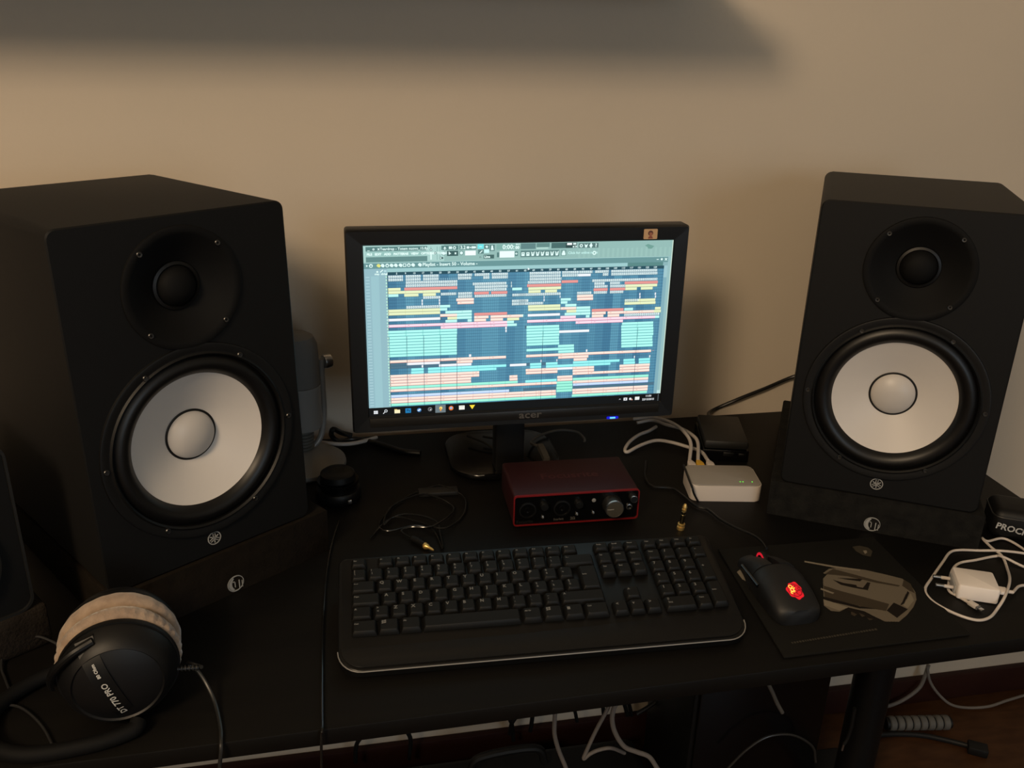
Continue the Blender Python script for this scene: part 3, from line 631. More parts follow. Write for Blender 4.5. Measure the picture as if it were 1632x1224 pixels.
# ---------------------------------------------------------------- audio interface
ai = thing('audio_interface', 'red metal audio interface box with round volume knob behind the keyboard', 'audio interface', (.3094, 1.0256, DZ), (0, 0, -.0282))
AW = .0875
for x in (-.07, .07):
    for y in (.012, .088): finish('rubber_foot', lathe([(0, 0), (.006, 0), (.006, .004), (0, .004)], c=(x, y, 0), seg=20), rubber, ai)
finish('shell', prism(rrect(-AW, AW, .004, .049, .004, 4), .003, .101, axis='y', bev=.0006), red_metal, ai)
finish('front_rim', ring_prism(rrect(-AW, AW, .0035, .0495, .0048, 5), rrect(-AW+.0016, AW-.0016, .0052, .0478, .0035, 5), -.0005, .0032, 'y'), red_rim, ai)
finish('front_panel', prism(rrect(-AW+.0016, AW-.0016, .0052, .0478, .0035, 4), .0012, .0040, axis='y'), gloss_p, ai)
def knob(x, z, r, l, side, cap, mark=True):
    k = finish('knob', lathe([(r*1.06, 0), (r*1.02, -l*.2), (r, -l*.86), (r*.93, -l*.97)], c=(x, .0012, z), axis='y', seg=36), side, ai)
    finish('knob_rim', lathe([(r*1.0, -l*.85), (r*.97, -l), (r*.90, -l*1.01), (r*.90, -l*.97)], c=(x, .0012, z), axis='y', seg=36), steel, k)
    finish('knob_cap', lathe([(r*.91, -l*.985), (0, -l*.985)], c=(x, .0012, z), axis='y', seg=36), cap, k)
    if mark: finish('pointer', box(x-r*.8, x-r*.1, .0012-l*1.0, .0012-l*.98, z-.0004, z+.0004), print_grey, k)
knob(.0492, .0285, .0130, .016, grey_p, mat('knob_face', (.10, .092, .075), .4, metal=.5))
knob(.0775, .0385, .0052, .010, grey_p, dark_steel, False)
finish('headphone_jack', lathe([(.0045, 0), (.0045, -.0018), (.0032, -.0022), (.0030, .0005), (0, .0005)], c=(.0740, .0012, .0225), axis='y', seg=24), steel, ai)
for x in (-.0680, -.0205):
    finish('input_socket', lathe([(.0118, 0), (.0118, -.0014), (.0100, -.0016), (.0096, .0008), (.0040, .0008), (.0036, -.0006), (.0030, .0010), (0, .0010)], c=(x, .0012, .0265), axis='y', seg=36), black_p, ai)
    finish('socket_pin', lathe([(.0012, .0008), (.0010, -.0008), (0, -.001)], c=(x, .0012, .0235), axis='y', seg=10), dark_steel, ai)
for x in (-.0460, .0020):
    k = finish('knob', lathe([(.0062, 0), (.0056, -.007), (.0050, -.0078), (0, -.0078)], c=(x, .0012, .0335), axis='y', seg=28), black_p, ai)
    finish('pointer', box(x-.0003, x+.0003, -.0071, -.0066, .0345, .0380), grey_p, k)
for x, z in ((-.0468, .0150), (.0005, .0165), (.0235, .0170)):
    finish('toggle_switch', lathe([(.0021, 0), (.0021, -.0012), (.0014, -.0015), (.0014, -.0036), (0, -.0044)], c=(x, .0012, z), axis='y', seg=16), steel, ai)
finish('phantom_light', lathe([(.0028, 0), (.0028, -.0008), (0, -.0016)], c=(.0235, .0012, .0360), axis='y', seg=20), mat('pale_grey_lens', (.22, .22, .21), .4), ai)
finish('front_lettering', text_bm('Focusrite', .0060, 'y', (-.083, .0009, .0092), 0, 'LEFT', 0, 1, .0001), grey_p, ai, smooth=False)
bm = text_bm('Scarlett', .0046, 'y', (-.032, .0009, .0100), 0, 'LEFT', 0, 1, .0001); merge(bm, text_bm('2i2', .0058, 'y', (-.0085, .0009, .0100), 0, 'LEFT', 0, 1, .0002)); pass
finish('front_lettering', bm, grey_c, ai, smooth=False)
finish('top_lettering', text_bm('Focusrite', .022, 'z', (.0, .052, .0492), 0, 'CENTER', 0, 1, .0003), mat('dark_red_print', (.045, .006, .007), .5), ai, smooth=False)

# ---------------------------------------------------------------- white router box
ro = thing('network_router', 'flat white network box with green lights beside the red interface', 'router', (.5423, 1.0548, DZ), (0, 0, -.1785))
finish('housing', prism(rrect(-.0515, .0515, 0, .066, .010, 6), 0, .0245, bev=.0010), white_p, ro)
finish('top_panel', prism(rrect(-.0500, .0500, .0015, .0645, .009, 6), .0246, .0258, bev=.0005), mat('router_top', (.27, .25, .225), .55), ro)
for x, c_ in ((.0210, (90, 210, 60)), (.0250, (90, 210, 60)), (.0385, (90, 200, 70))):
    finish('status_light', lathe([(.0011, 0), (.0009, .0005), (0, .0006)], c=(x, .0125, .0258), seg=12), mat('green_led', (.05, .3, .03), .4, emit=srgb(c_), strength=1.3), ro)
def rport(x, y=.067, z=.0205):
    a = -.1785; return Vector((.5423 + x*math.cos(a) - y*math.sin(a), 1.0548 + x*math.sin(a) + y*math.cos(a), DZ + z))
def network_cable(label, plug_x, pts, plug_mat, r=.0028):
    t = thing('network_cable', label, 'cable', rport(plug_x), (0, 0, -.1785), 'network cables behind the white router')
    inv = (Matrix.Translation(rport(plug_x)) @ Matrix.Rotation(-.1785, 4, 'Z')).inverted()
    bm = bmesh.new(); rings = []
    for y, w_, h_ in ((.0006, .0058, .0048), (.008, .0058, .0048), (.0175, .0036, .0036), (.020, .0030, .0030)):
        rings.append([bm.verts.new((x, y, z)) for x, z in rrect(-w_, w_, -h_, h_, .001, 2)])
    m_ = len(rings[0])
    for A_, B_ in zip(rings, rings[1:]):
        for i in range(m_): bm.faces.new((A_[i], A_[(i+1) % m_], B_[(i+1) % m_], B_[i]))
    bm.faces.new(rings[0][::-1]); bm.faces.new(rings[-1])
    finish('plug', bm, plug_mat, t)
    finish('cord', tube([inv @ p for p in [rport(plug_x, .087, .022)] + [Vector(q) for q in pts]], r, seg=12), white_c, t)
    return t
network_cable('white network cable with white plug, leftmost of the three in the router', -.0375,
              [(0.5390, 1.1900, 0.7700), (0.5390, 1.2200, 0.7760), (0.5340, 1.2500, 0.7760), (0.5260, 1.2850, 0.7700), (0.5160, 1.3170, 0.7600), (0.4950, 1.3350, 0.7500)], white_p)
network_cable('white network cable with a yellow plug in the back of the router', -.0245,
              [(0.5550, 1.1990, 0.7660), (0.5560, 1.2290, 0.7660), (0.5510, 1.2610, 0.7620), (0.5360, 1.2870, 0.7580), (0.5240, 1.3210, 0.7520), (0.4970, 1.3230, 0.7480)], yellow_p)
network_cable('white network cable looping left on the desk, rightmost plug in the router', -.0090,
              [(0.5560, 1.1850, 0.7560), (0.5460, 1.2170, 0.7500), (0.5260, 1.2370, 0.7500), (0.5050, 1.2510, 0.7480), (0.4750, 1.2410, 0.7460), (0.4480, 1.2230, 0.7450), (0.4460, 1.2310, 0.7460), (0.4610, 1.2530, 0.7480), (0.4830, 1.2720, 0.7500), (0.5040, 1.2840, 0.7500), (0.5260, 1.3070, 0.7460)], white_p)
tag(finish('strap', tube([(0.5020, 1.1250, 0.7670), (0.4940, 1.0870, 0.7670), (0.4880, 1.0570, 0.7670), (0.4920, 1.0560, 0.7560), (0.5000, 1.0560, 0.7420)], .0016, seg=8), black_c), 'thin black cord lying over the left end of the white router', 'cord')
for q in ([(0.5010, 1.2440, 0.7540), (0.5050, 1.2430, 0.7440)], [(0.5220, 1.2290, 0.7560), (0.5310, 1.2300, 0.7440)]): pass

# black hub box behind the router
hb = thing('docking_box', 'black ribbed electronics box with front ports behind the white router', 'electronics box', (.594, 1.176, DZ), (0, 0, -.27))
finish('lower_case', box(-.036, .036, 0, .108, 0, .020, bev=.002), gloss_p, hb)
finish('upper_case', box(-.0345, .0345, .0015, .106, .0205, .035, bev=.004), grey_p, hb)
finish('port', box(-.004, .013, -.0006, .002, .010, .0165, bev=.0006), dark_steel, hb)
finish('port', box(.020, .029, -.0006, .002, .011, .0155, bev=.0006), dark_steel, hb)
finish('top_mark', text_bm('HUB', .009, 'z', (-.004, .075, .0363), R(-90), 'CENTER', 0), mat('dim_print', (.05, .048, .045), .5), hb, smooth=False) if False else None
tag(finish('power_cable', tube([(0.6090, 1.2840, 0.7700), (0.6540, 1.3720, 0.7390), (0.7020, 1.3720, 0.7590), (0.7540, 1.3720, 0.7780), (0.8030, 1.3720, 0.7970), (0.8340, 1.3500, 0.8170)], .0032, seg=10), black_c), 'black cable running up the wall behind the right studio speaker', 'cable')

# gold jack adapter standing between the router and the keyboard
jk = thing('jack_adapter', 'gold jack plug standing on the desk behind the keyboard', 'jack plug', (0.4480, 0.9920, 0.7400), (R(4), R(3), 0))
finish('collar', lathe([(0, 0), (.0050, 0), (.0052, .001), (.0052, .0045), (.0036, .0052), (.0036, .0068), (.0050, .0074), (.0050, .0092), (.0032, .0098)], seg=24), gold, jk)
finish('sleeve', lathe([(.0030, .0096), (.0030, .0235), (.0026, .0240), (.0026, .0250), (.0030, .0254), (.0030, .0285), (.0025, .0290)], seg=20), mat('gold_dark', (.30, .24, .12), .2, metal=1), jk)
finish('tip', lathe([(.0025, .0288), (.0032, .0300), (.0032, .0325), (.0022, .0330), (.0022, .0340), (.0034, .0352), (.0030, .0375), (.0016, .0405), (0, .0412)], seg=20), gold, jk)

# ---------------------------------------------------------------- usb cable of the interface
uc = thing('usb_cable', 'short grey usb cable curling behind the red interface', 'cable', (0, 0, 0))
finish('plug', tube([(0.3000, 1.1640, 0.7700), (0.3010, 1.1890, 0.7700), (0.3010, 1.2140, 0.7700)], .0062, seg=4, smooth=0), mat('grey_plug', (.040, .037, .032), .5), uc)
finish('cord', tube([(0.3010, 1.2140, 0.7700), (0.2920, 1.2390, 0.7640), (0.3140, 1.2790, 0.7560), (0.3520, 1.3000, 0.7540), (0.3810, 1.2950, 0.7520), (0.3900, 1.2780, 0.7480), (0.3900, 1.2720, 0.7440)], .0022), grey_c, uc)

# ---------------------------------------------------------------- microphone
mc = thing('desk_microphone', 'silver desk microphone on a round base behind the left studio speaker', 'microphone', (-.056, 1.262, DZ), (0, 0, .5))
finish('base', lathe([(0, 0), (.060, 0), (.062, .003), (.061, .008), (.050, .016), (.030, .024), (.018, .028), (0, .029)], seg=56), silver_m, mc)
for s in (-1, 1):
    finish('arm', tube([(s*.012, 0, .024), (s*.028, 0, .040), (s*.036, 0, .075), (s*.0365, 0, .120), (s*.0365, 0, .165)], .0045, seg=12), silver_m, mc)
    finish('side_knob', lathe([(0, -.001), (.010, -.001), (.011, .002), (.0105, .010), (0, .011)], c=(s*.041, 0, .160), axis='x', seg=28), steel, mc)
bd = finish('body', lathe([(0, .062), (.022, .062), (.0285, .066), (.0295, .072), (.0295, .128), (.0300, .130), (.0300, .134), (0, .134)], seg=44), silver_m, mc)
finish('grille', lathe([(.0290, .1345), (.0290, .180), (.0280, .196), (.0230, .208), (.0140, .2135), (0, .215)], seg=44), mat('grille_mesh', (.12, .115, .105), .55, metal=.1, bump=(2500, 1., .0006)), mc)
for k in range(6): finish('stem_ring', lathe([(.0130, .030+k*.0052), (.0155, .0312+k*.0052), (.0155, .0335+k*.0052), (.0130, .0350+k*.0052)], seg=28), mat('stem_grey', (.12, .115, .10), .5, metal=.4), mc)
mcable = tag(finish('microphone_cable', tube([(-0.0440, 1.3350, 0.7460), (-0.0240, 1.3150, 0.7500), (0.0000, 1.3070, 0.7500), (0.0210, 1.3120, 0.7480), (0.0460, 1.3270, 0.7460), (0.0560, 1.3370, 0.7440)], .0032), white_c), 'white cable lying on the desk between the microphone and the monitor', 'cable')
tag(finish('black_cable', tube([(0.0160, 1.3330, 0.7520), (0.0010, 1.3280, 0.7600), (-0.0120, 1.3110, 0.7750), (-0.0150, 1.3200, 0.7600), (-0.0040, 1.3230, 0.7480), (0.0210, 1.3310, 0.7460), (0.0550, 1.3150, 0.7440), (0.0920, 1.2820, 0.7440), (0.1210, 1.2690, 0.7440)], .0042), black_c), 'thick black cable looped on the desk below the left monitor corner', 'cable')
tag(finish('thin_cable', tube([(0.1980, 1.2830, 0.7620), (0.2210, 1.2560, 0.7610), (0.2400, 1.2350, 0.7520), (0.2490, 1.2240, 0.7460), (0.2470, 1.1850, 0.7600)], .0018), grey_p), 'thin dark cable entering the back of the red interface, nearest its left end', 'cable')
tag(finish('thin_cable', tube([(0.2220, 1.2770, 0.7620), (0.2500, 1.2610, 0.7610), (0.2690, 1.2440, 0.7520), (0.2740, 1.2380, 0.7480), (0.2690, 1.1870, 0.7620)], .0018), grey_p), 'thin dark cable entering the back of the red interface, left of its usb plug', 'cable')

# round black object in front of the microphone
rc = thing('round_case', 'small round black tiered object beside the left studio speaker', 'case', (-.008, 1.152, DZ), (0, 0, 0))
finish('bottom', lathe([(0, 0), (.030, 0), (.032, .003), (.032, .014), (.030, .017), (0, .017)], seg=48), black_p, rc)
finish('collar', lathe([(.026, .0172), (.026, .024), (.029, .025), (.029, .030), (0, .030)], seg=48), gloss_p, rc)
finish('lid', lathe([(.024, .0302), (.025, .032), (.024, .040), (.020, .043), (.006, .0435), (0, .0425)], seg=48), black_p, rc)
finish('clasp', box(.012, .018, -.0335, -.0295, .006, .012, bev=.001), steel, rc)
tag(finish('card_reader', box(-.0285, .0285, -.009, .009, 0, .006, bev=.001), grey_p, loc=(.137, 1.128, DZ+.0132), rot=(0, 0, -.03)), 'small dark grey bar lying on the desk below the monitor', 'card reader')
bpy.data.objects['card_reader'].location = (.134, 1.142, DZ)

# ---------------------------------------------------------------- coiled audio cable with gold jack
cc = thing('audio_cable', 'thin glossy black audio cable loosely coiled with a gold jack plug', 'cable', (0, 0, 0))
finish('cord', tube([(0.0300, 1.0270, 0.7440), (0.0510, 1.0630, 0.7440), (0.0760, 1.0790, 0.7460), (0.1020, 1.0680, 0.7480), (0.1200, 1.0490, 0.7480), (0.1220, 1.0220, 0.7460), (0.1210, 0.9880, 0.7440), (0.1140, 1.0350, 0.7440), (0.0900, 1.0500, 0.7440), (0.0560, 1.0420, 0.7440), (0.0440, 1.0610, 0.7440),
    (0.0680, 1.1090, 0.7440), (0.0990, 1.1400, 0.7440), (0.1270, 1.1520, 0.7460), (0.1410, 1.1530, 0.7460), (0.1670, 1.1220, 0.7440), (0.1650, 1.0830, 0.7440), (0.1480, 1.0510, 0.7440), (0.1250, 1.0310, 0.7480), (0.0970, 1.0540, 0.7470), (0.0670, 1.0740, 0.7460), (0.0500, 1.0530, 0.7480),
    (0.0630, 1.0990, 0.7480), (0.1050, 1.1300, 0.7470), (0.1240, 1.1250, 0.7460), (0.1440, 1.1040, 0.7440), (0.1470, 1.0770, 0.7460), (0.1140, 1.0360, 0.7500), (0.0850, 1.0410, 0.7480), (0.0720, 1.0370, 0.7460), (0.0810, 1.0230, 0.7440), (0.0900, 1.0120, 0.7440)], .0013, seg=8, smooth=7), gloss_c, cc)
finish('jack_body', tube([(0.0850, 1.0170, 0.7450), (0.0930, 1.0070, 0.7450), (0.0990, 0.9980, 0.7450)], .0045, smooth=0, seg=14), black_p, cc)
finish('jack_tip', tube([(0.0990, 0.9980, 0.7450), (0.1000, 0.9950, 0.7450), (0.1020, 0.9940, 0.7450), (0.1040, 0.9910, 0.7450), (0.1070, 0.9870, 0.7450), (0.1090, 0.9840, 0.7450)], .003, smooth=0, seg=12, radii=[.0042, .0042, .0038, .0020, .0017, .0009]), gold, cc)
tag(finish('thin_cable', tube([(-0.0090, 1.0810, 0.7430), (-0.0200, 1.0180, 0.7430), (-0.0270, 0.9480, 0.7430), (-0.0310, 0.8490, 0.7430), (-0.0320, 0.7650, 0.7430), (-0.0320, 0.7100, 0.7430), (-0.0320, 0.6890, 0.7440), (-0.0330, 0.6880, 0.7390), (-0.0340, 0.6840, 0.7210), (-0.0350, 0.6840, 0.6900), (-0.0360, 0.6900, 0.6430)], .0014, seg=8), gloss_c), 'thin shiny black cable hanging over the front edge of the desk', 'cable')

# ---------------------------------------------------------------- mouse mat with printed car
mm = thing('mouse_mat', 'dark rectangular mouse mat with a pale printed sports car under the mouse', 'mouse mat', (0, 0, 0))
bm = prism([(0.4600, 0.7160), (0.6910, 0.7180), (0.6990, 0.9270), (0.4770, 0.9320)], DZ+.0002, DZ+.003, bev=.0008)
finish('mat', bm, pad_m, mm)
c_body = mat('print_cream', (.150, .125, .090), .85, spec=.15, noise=(30, (.11, .09, .062), 3)); c_light = mat('print_light', (.21, .18, .135), .85, spec=.15); c_dark = mat('print_dark', (.018, .012, .008), .85, spec=.15); c_mid = mat('print_mid', (.060, .045, .030), .85, spec=.15)
Zp = .0032
badge_m = mat('badge_print', (.045, .038, .026), .85)
finish_print = [
 ('printed_car', c_body, [[(0.5790, 0.8460, 0.7440), (0.5890, 0.8540, 0.7440), (0.5850, 0.8570, 0.7440), (0.5980, 0.8650, 0.7440), (0.6180, 0.8650, 0.7440), (0.6430, 0.8550, 0.7440), (0.6620, 0.8420, 0.7440), (0.6780, 0.8300, 0.7440), (0.6810, 0.8180, 0.7440), (0.6770, 0.8010, 0.7440), (0.6690, 0.7870, 0.7440), (0.6550, 0.7730, 0.7440), (0.6390, 0.7610, 0.7440), (0.6220, 0.7510, 0.7440), (0.6060, 0.7540, 0.7440), (0.5990, 0.7650, 0.7440), (0.5930, 0.7760, 0.7440), (0.5780, 0.7860, 0.7440), (0.5630, 0.7800, 0.7440), (0.5540, 0.7830, 0.7440), (0.5510, 0.7940, 0.7440)]]),
 ('printed_car', c_mid, [[(0.5720, 0.8320, 0.7440), (0.5870, 0.8180, 0.7440), (0.6100, 0.8010, 0.7440), (0.6310, 0.7840, 0.7440), (0.6190, 0.7720, 0.7440), (0.5990, 0.7830, 0.7440), (0.5780, 0.7950, 0.7440), (0.5600, 0.8080, 0.7440)],
                 [(0.6030, 0.8640, 0.7440), (0.6220, 0.8490, 0.7440), (0.6450, 0.8300, 0.7440), (0.6670, 0.8170, 0.7440), (0.6630, 0.8150, 0.7440), (0.6400, 0.8270, 0.7440), (0.6120, 0.8460, 0.7440), (0.5860, 0.8550, 0.7440)],
                 [(0.6790, 0.8280, 0.7440), (0.6820, 0.8180, 0.7440), (0.6750, 0.7990, 0.7440), (0.6710, 0.8060, 0.7440), (0.6690, 0.8160, 0.7440)]]),
 ('printed_car', c_dark, [[(0.5900, 0.8420, 0.7440), (0.6000, 0.8330, 0.7440), (0.6130, 0.8270, 0.7440), (0.6120, 0.8230, 0.7440), (0.6180, 0.8200, 0.7440), (0.6300, 0.8300, 0.7440), (0.6330, 0.8280, 0.7440), (0.6210, 0.8140, 0.7440), (0.6060, 0.8220, 0.7440), (0.5940, 0.8300, 0.7440)],
                  [(0.5970, 0.8450, 0.7440), (0.6280, 0.8370, 0.7440), (0.6220, 0.8330, 0.7440), (0.6080, 0.8390, 0.7440)],
                  [(0.6380, 0.7860, 0.7440), (0.6470, 0.7710, 0.7440), (0.6240, 0.7580, 0.7440), (0.6200, 0.7730, 0.7440)],
                  [(0.6690, 0.8050, 0.7440), (0.6690, 0.8010, 0.7440), (0.6490, 0.7820, 0.7440), (0.6420, 0.7790, 0.7440)],
                  [(0.5720, 0.7840, 0.7440), (0.5770, 0.7850, 0.7440), (0.5920, 0.7740, 0.7440), (0.6010, 0.7570, 0.7440), (0.5930, 0.7600, 0.7440), (0.5840, 0.7690, 0.7440)],
                  [(0.5600, 0.8110, 0.7440), (0.5790, 0.7970, 0.7440), (0.5930, 0.7860, 0.7440), (0.6120, 0.7770, 0.7440), (0.5900, 0.7820, 0.7440), (0.5760, 0.7920, 0.7440), (0.5560, 0.8040, 0.7440)]]),
 ('printed_car', c_light, [[(0.5760, 0.8870, 0.7440), (0.6080, 0.8700, 0.7440), (0.6370, 0.8570, 0.7440), (0.6340, 0.8540, 0.7440), (0.6060, 0.8660, 0.7440), (0.5740, 0.8840, 0.7440)], [(0.5660, 0.8280, 0.7440), (0.5770, 0.8160, 0.7440), (0.5740, 0.8140, 0.7440), (0.5640, 0.8250, 0.7440)],
                   [(0.6700, 0.8000, 0.7450), (0.6650, 0.7860, 0.7450), (0.6480, 0.7730, 0.7450), (0.6460, 0.7790, 0.7450)], [(0.5570, 0.8060, 0.7450), (0.5680, 0.7960, 0.7450), (0.5780, 0.7860, 0.7450), (0.5640, 0.7820, 0.7450), (0.5520, 0.7950, 0.7450)],
                   [(0.4780, 0.8770, 0.7440), (0.5000, 0.8930, 0.7440), (0.4930, 0.8770, 0.7440), (0.4840, 0.8760, 0.7440), (0.4830, 0.8600, 0.7440), (0.4830, 0.8520, 0.7440), (0.4780, 0.8610, 0.7440)]]),
 ('printed_wheel', c_mid, [[(0.5770, 0.7780, 0.7440), (0.5810, 0.7720, 0.7440), (0.5760, 0.7690, 0.7440), (0.5740, 0.7730, 0.7440)], [(0.5850, 0.7740, 0.7440), (0.5890, 0.7680, 0.7440), (0.5840, 0.7660, 0.7440)], [(0.5890, 0.7640, 0.7440), (0.5950, 0.7600, 0.7440), (0.5890, 0.7590, 0.7440)]]),
 ('printed_badge', badge_m, [[(0.6560, 0.9080, 0.7440), (0.6670, 0.9090, 0.7440), (0.6760, 0.9030, 0.7440), (0.6770, 0.8940, 0.7440), (0.6670, 0.8820, 0.7440), (0.6590, 0.8870, 0.7440), (0.6550, 0.8970, 0.7440)]]),
 ('printed_badge', c_light, [[(0.6650, 0.8970, 0.7440), (0.6700, 0.8970, 0.7440), (0.6680, 0.8920, 0.7440), (0.6630, 0.8890, 0.7440)]]),
]
# the flat print: one fine grid of coloured cells per motif, painted back to front
PCOL = {c_body: (.135, .112, .082), c_light: (.20, .17, .125), c_dark: (.010, .007, .005), c_mid: (.045, .034, .022), badge_m: (.040, .033, .022)}
def inside(x, y, lp):
    r = False; n = len(lp)
    for k in range(n):
        x1_, y1_ = lp[k][0], lp[k][1]; x2_, y2_ = lp[k-1][0], lp[k-1][1]
        if (y1_ > y) != (y2_ > y) and x < (x2_-x1_)*(y-y1_)/(y2_-y1_) + x1_: r = not r
    return r
pm = bpy.data.materials.new('flat_print'); pm.use_nodes = True; pb = pm.node_tree.nodes['Principled BSDF']
pa_ = pm.node_tree.nodes.new('ShaderNodeVertexColor'); pa_.layer_name = 'Col'
pm.node_tree.links.new(pa_.outputs['Color'], pb.inputs['Base Color']); pb.inputs['Roughness'].default_value = .85; pb.inputs['Specular IOR Level'].default_value = .15
def print_grid(name, layers, cell=.0006):
    pts = [q_ for lp, c in layers for q_ in lp]
    xa, xb = min(q_[0] for q_ in pts), max(q_[0] for q_ in pts); ya, yb_ = min(q_[1] for q_ in pts), max(q_[1] for q_ in pts)
    bx_ = [(min(q_[0] for q_ in lp), max(q_[0] for q_ in lp), min(q_[1] for q_ in lp), max(q_[1] for q_ in lp)) for lp, c in layers]
    bm = bmesh.new(); cl = bm.loops.layers.float_color.new('Col'); vd = {}
    nx, ny = int((xb-xa)/cell)+1, int((yb_-ya)/cell)+1
    for i in range(nx):
        for j in range(ny):
            x, y = xa + (i+.5)*cell, ya + (j+.5)*cell; c = None
            for (lp, cc), b in zip(layers, bx_):
                if b[0] <= x <= b[1] and b[2] <= y <= b[3] and inside(x, y, lp): c = cc
            if not c: continue
            vv = []
            for a_, b_ in ((i, j), (i+1, j), (i+1, j+1), (i, j+1)):
                if (a_, b_) not in vd: vd[a_, b_] = bm.verts.new((xa + a_*cell, ya + b_*cell, DZ + .0036))
                vv.append(vd[a_, b_])
            f = bm.faces.new(vv)
            for l_ in f.loops: l_[cl] = (*c, 1)
    return finish(name, bm, pm, mm, smooth=False, recalc=False)
car = [(lp, PCOL[mt_]) for nm, mt_, ls in finish_print[:5] for lp in ls]
badge = [(lp, PCOL[mt_]) for nm, mt_, ls in finish_print[5:] for lp in ls]
print_grid('printed_car', car)['label'] = 'pale printed sports car'
print_grid('printed_badge', badge)
dash = []
A0, A1 = Vector((0.4790, 0.7340, 0.7440)), Vector((0.5930, 0.7410, 0.7440)); dr = (A1-A0).normalized(); up_ = Vector((-dr.y, dr.x, 0))
q = 0.; rr_ = random.Random(3); Ltot = (A1-A0).length
while q < Ltot - .004:
    w_ = .0016 + rr_.random()*.0014; p = A0 + dr*q; dash.append([p, p+dr*w_, p+dr*w_+up_*.0030, p+up_*.0030]); q += w_ + .0011
polys('printed_line', dash, mat('line_print', (.032, .026, .016), .85), mm)['kind'] = 'stuff'

# ---------------------------------------------------------------- mouse
ms = thing('computer_mouse', 'black gaming mouse glowing red on the mouse mat', 'mouse', (.5045, .8240, DZ+.0031), (0, 0, R(0)))
def mouse_loop(t):   # t 0 rear .. 1 front : half-width and height of the hump
    wdt = .0335*(1 - abs(t-.42)**2.6*1.25) if t < .42 else .0335*(1 - .30*math.sin((t-.42)/.58*PI/2)**2 + .02)
    if t < .10: wdt *= math.sqrt(max(0, 1-((.10-t)/.10)**2))*.35 + .65 if t > 0 else .55
    hgt = .0400*math.sin(PI*(.14 + .74*t))**.75
    return wdt, max(.010, hgt)
def mouse_surface(lo, hi, nx=26, flange=0):
    bm = bmesh.new(); rows = []
    for i in range(nx+1):
        t = lo + (hi-lo)*i/nx; wd, hg = mouse_loop(t); y = -.062 + .122*t; row = []
        for j in range(17):
            a = PI*j/16; ca, sa = math.cos(a), math.sin(a)
            x = wd*(abs(ca)**.75)*(1 if ca > 0 else -1); z = .004 + (hg-.004)*abs(sa)**.62
            if sa < .35: x *= 1 - .10*(.35-sa)/.35*(1 if .2 < t < .8 else .3)
            row.append(bm.verts.new((x, y, z)))
        row += [bm.verts.new((-wd*.86, y, .0004)), bm.verts.new((wd*.86, y, .0004))]
        rows.append(row)
    for A_, B_ in zip(rows, rows[1:]):
        for j in range(len(A_)): bm.faces.new((A_[j], A_[(j+1) % len(A_)], B_[(j+1) % len(A_)], B_[j]))
    bm.faces.new(rows[0]); bm.faces.new(rows[-1][::-1])
    return bm
soft = mat('soft_touch_black', (0.0045, 0.00468, 0.0054), .55, spec=.5)
finish('shell', mouse_surface(0, .60), soft, ms)
for s in (-1, 1):
    bm = bmesh.new(); rows = []
    for i in range(17):
        t = .605 + .395*i/16; wd, hg = mouse_loop(t); y = -.062 + .122*t + (.004 if i == 16 else 0); row = []
        for j in range(9):
            a = PI/2*j/8; ca, sa = math.cos(a), math.sin(a)
            x = .0052 + (wd-.0052)*(abs(ca)**.75 if ca > 1e-4 else 0); z = .004 + (hg-.004)*abs(sa)**.62 + .0006
            row.append(bm.verts.new((s*x, y, z)))
        row += [bm.verts.new((s*.0052, y, .0006)), bm.verts.new((s*wd*.86, y, .0006))]
        rows.append(row)
    for A_, B_ in zip(rows, rows[1:]):
        for j in range(len(A_)): bm.faces.new((A_[j], A_[(j+1) % len(A_)], B_[(j+1) % len(A_)], B_[j]))
    bm.faces.new(rows[0]); bm.faces.new(rows[-1][::-1])
    finish('mouse_button', bm, soft, ms)
finish('button_gap', box(-.0050, .0050, .012, .054, .002, .021, bev=.001), gloss_p, ms)
ms.scale = (.95, .95, .95)
red_glow = mat('red_glow', (.3, .01, .02), .4, emit=srgb((205, 24, 44)), strength=.8)
wh = finish('scroll_wheel', lathe([(.0075, -.0036), (.0110, -.0034), (.0118, -.0020), (.0118, .0020), (.0110, .0034), (.0075, .0036)], c=(0, .044, .0225), axis='x', seg=32), rubber, ms)
for s in (-1,):
    finish('wheel_light', lathe([(.0080, s*.0037), (.0112, s*.0036), (.0112, s*.0018)], c=(0, .044, .0225), axis='x', seg=32), red_glow, wh)
finish('dpi_button', box(-.0032, .0032, .022, .031, .0325, .0355, bev=.001), gloss_p, ms, rot=(0, 0, 0)) if False else None
def hump(x, y):
    t = (y + .062)/.122; wd, hg = mouse_loop(t); c_ = min(.999, abs(x)/wd)**(1/.75); s_ = math.sqrt(1-c_*c_)
    return .004 + (hg-.004)*s_**.62
for s in (-1,):
    finish('side_button', tube([(-.0318, -.010+.028*k/4, .0235) for k in range(5)], .0028, smooth=0, seg=10), gloss_p, ms)
    finish('side_button', tube([(-.0305, .021+.018*k/3, .0215) for k in range(4)], .0026, smooth=0, seg=10), gloss_p, ms)
lg = []; core = []
LX, LY = .0010, -.0385
def on_hump(x, y, e): return Vector((x, y, hump(x, y) + e))
bm = bmesh.new()
ctr = bm.verts.new(on_hump(LX, LY, .0005)); rim = []
for k in range(40):
    a = 2*PI*k/40; rad = .0098*(1 + .07*math.sin(7*a) - .08*math.cos(3*a))
    rim.append([bm.verts.new(on_hump(LX + rad*f_*math.cos(a), LY + rad*f_*1.15*math.sin(a), .0005)) for f_ in (.33, .66, 1)])
for k in range(40):
    a_, b_ = rim[k], rim[(k+1) % 40]; bm.faces.new((ctr, a_[0], b_[0])); bm.faces.new((a_[0], a_[1], b_[1], b_[0])); bm.faces.new((a_[1], a_[2], b_[2], b_[1]))
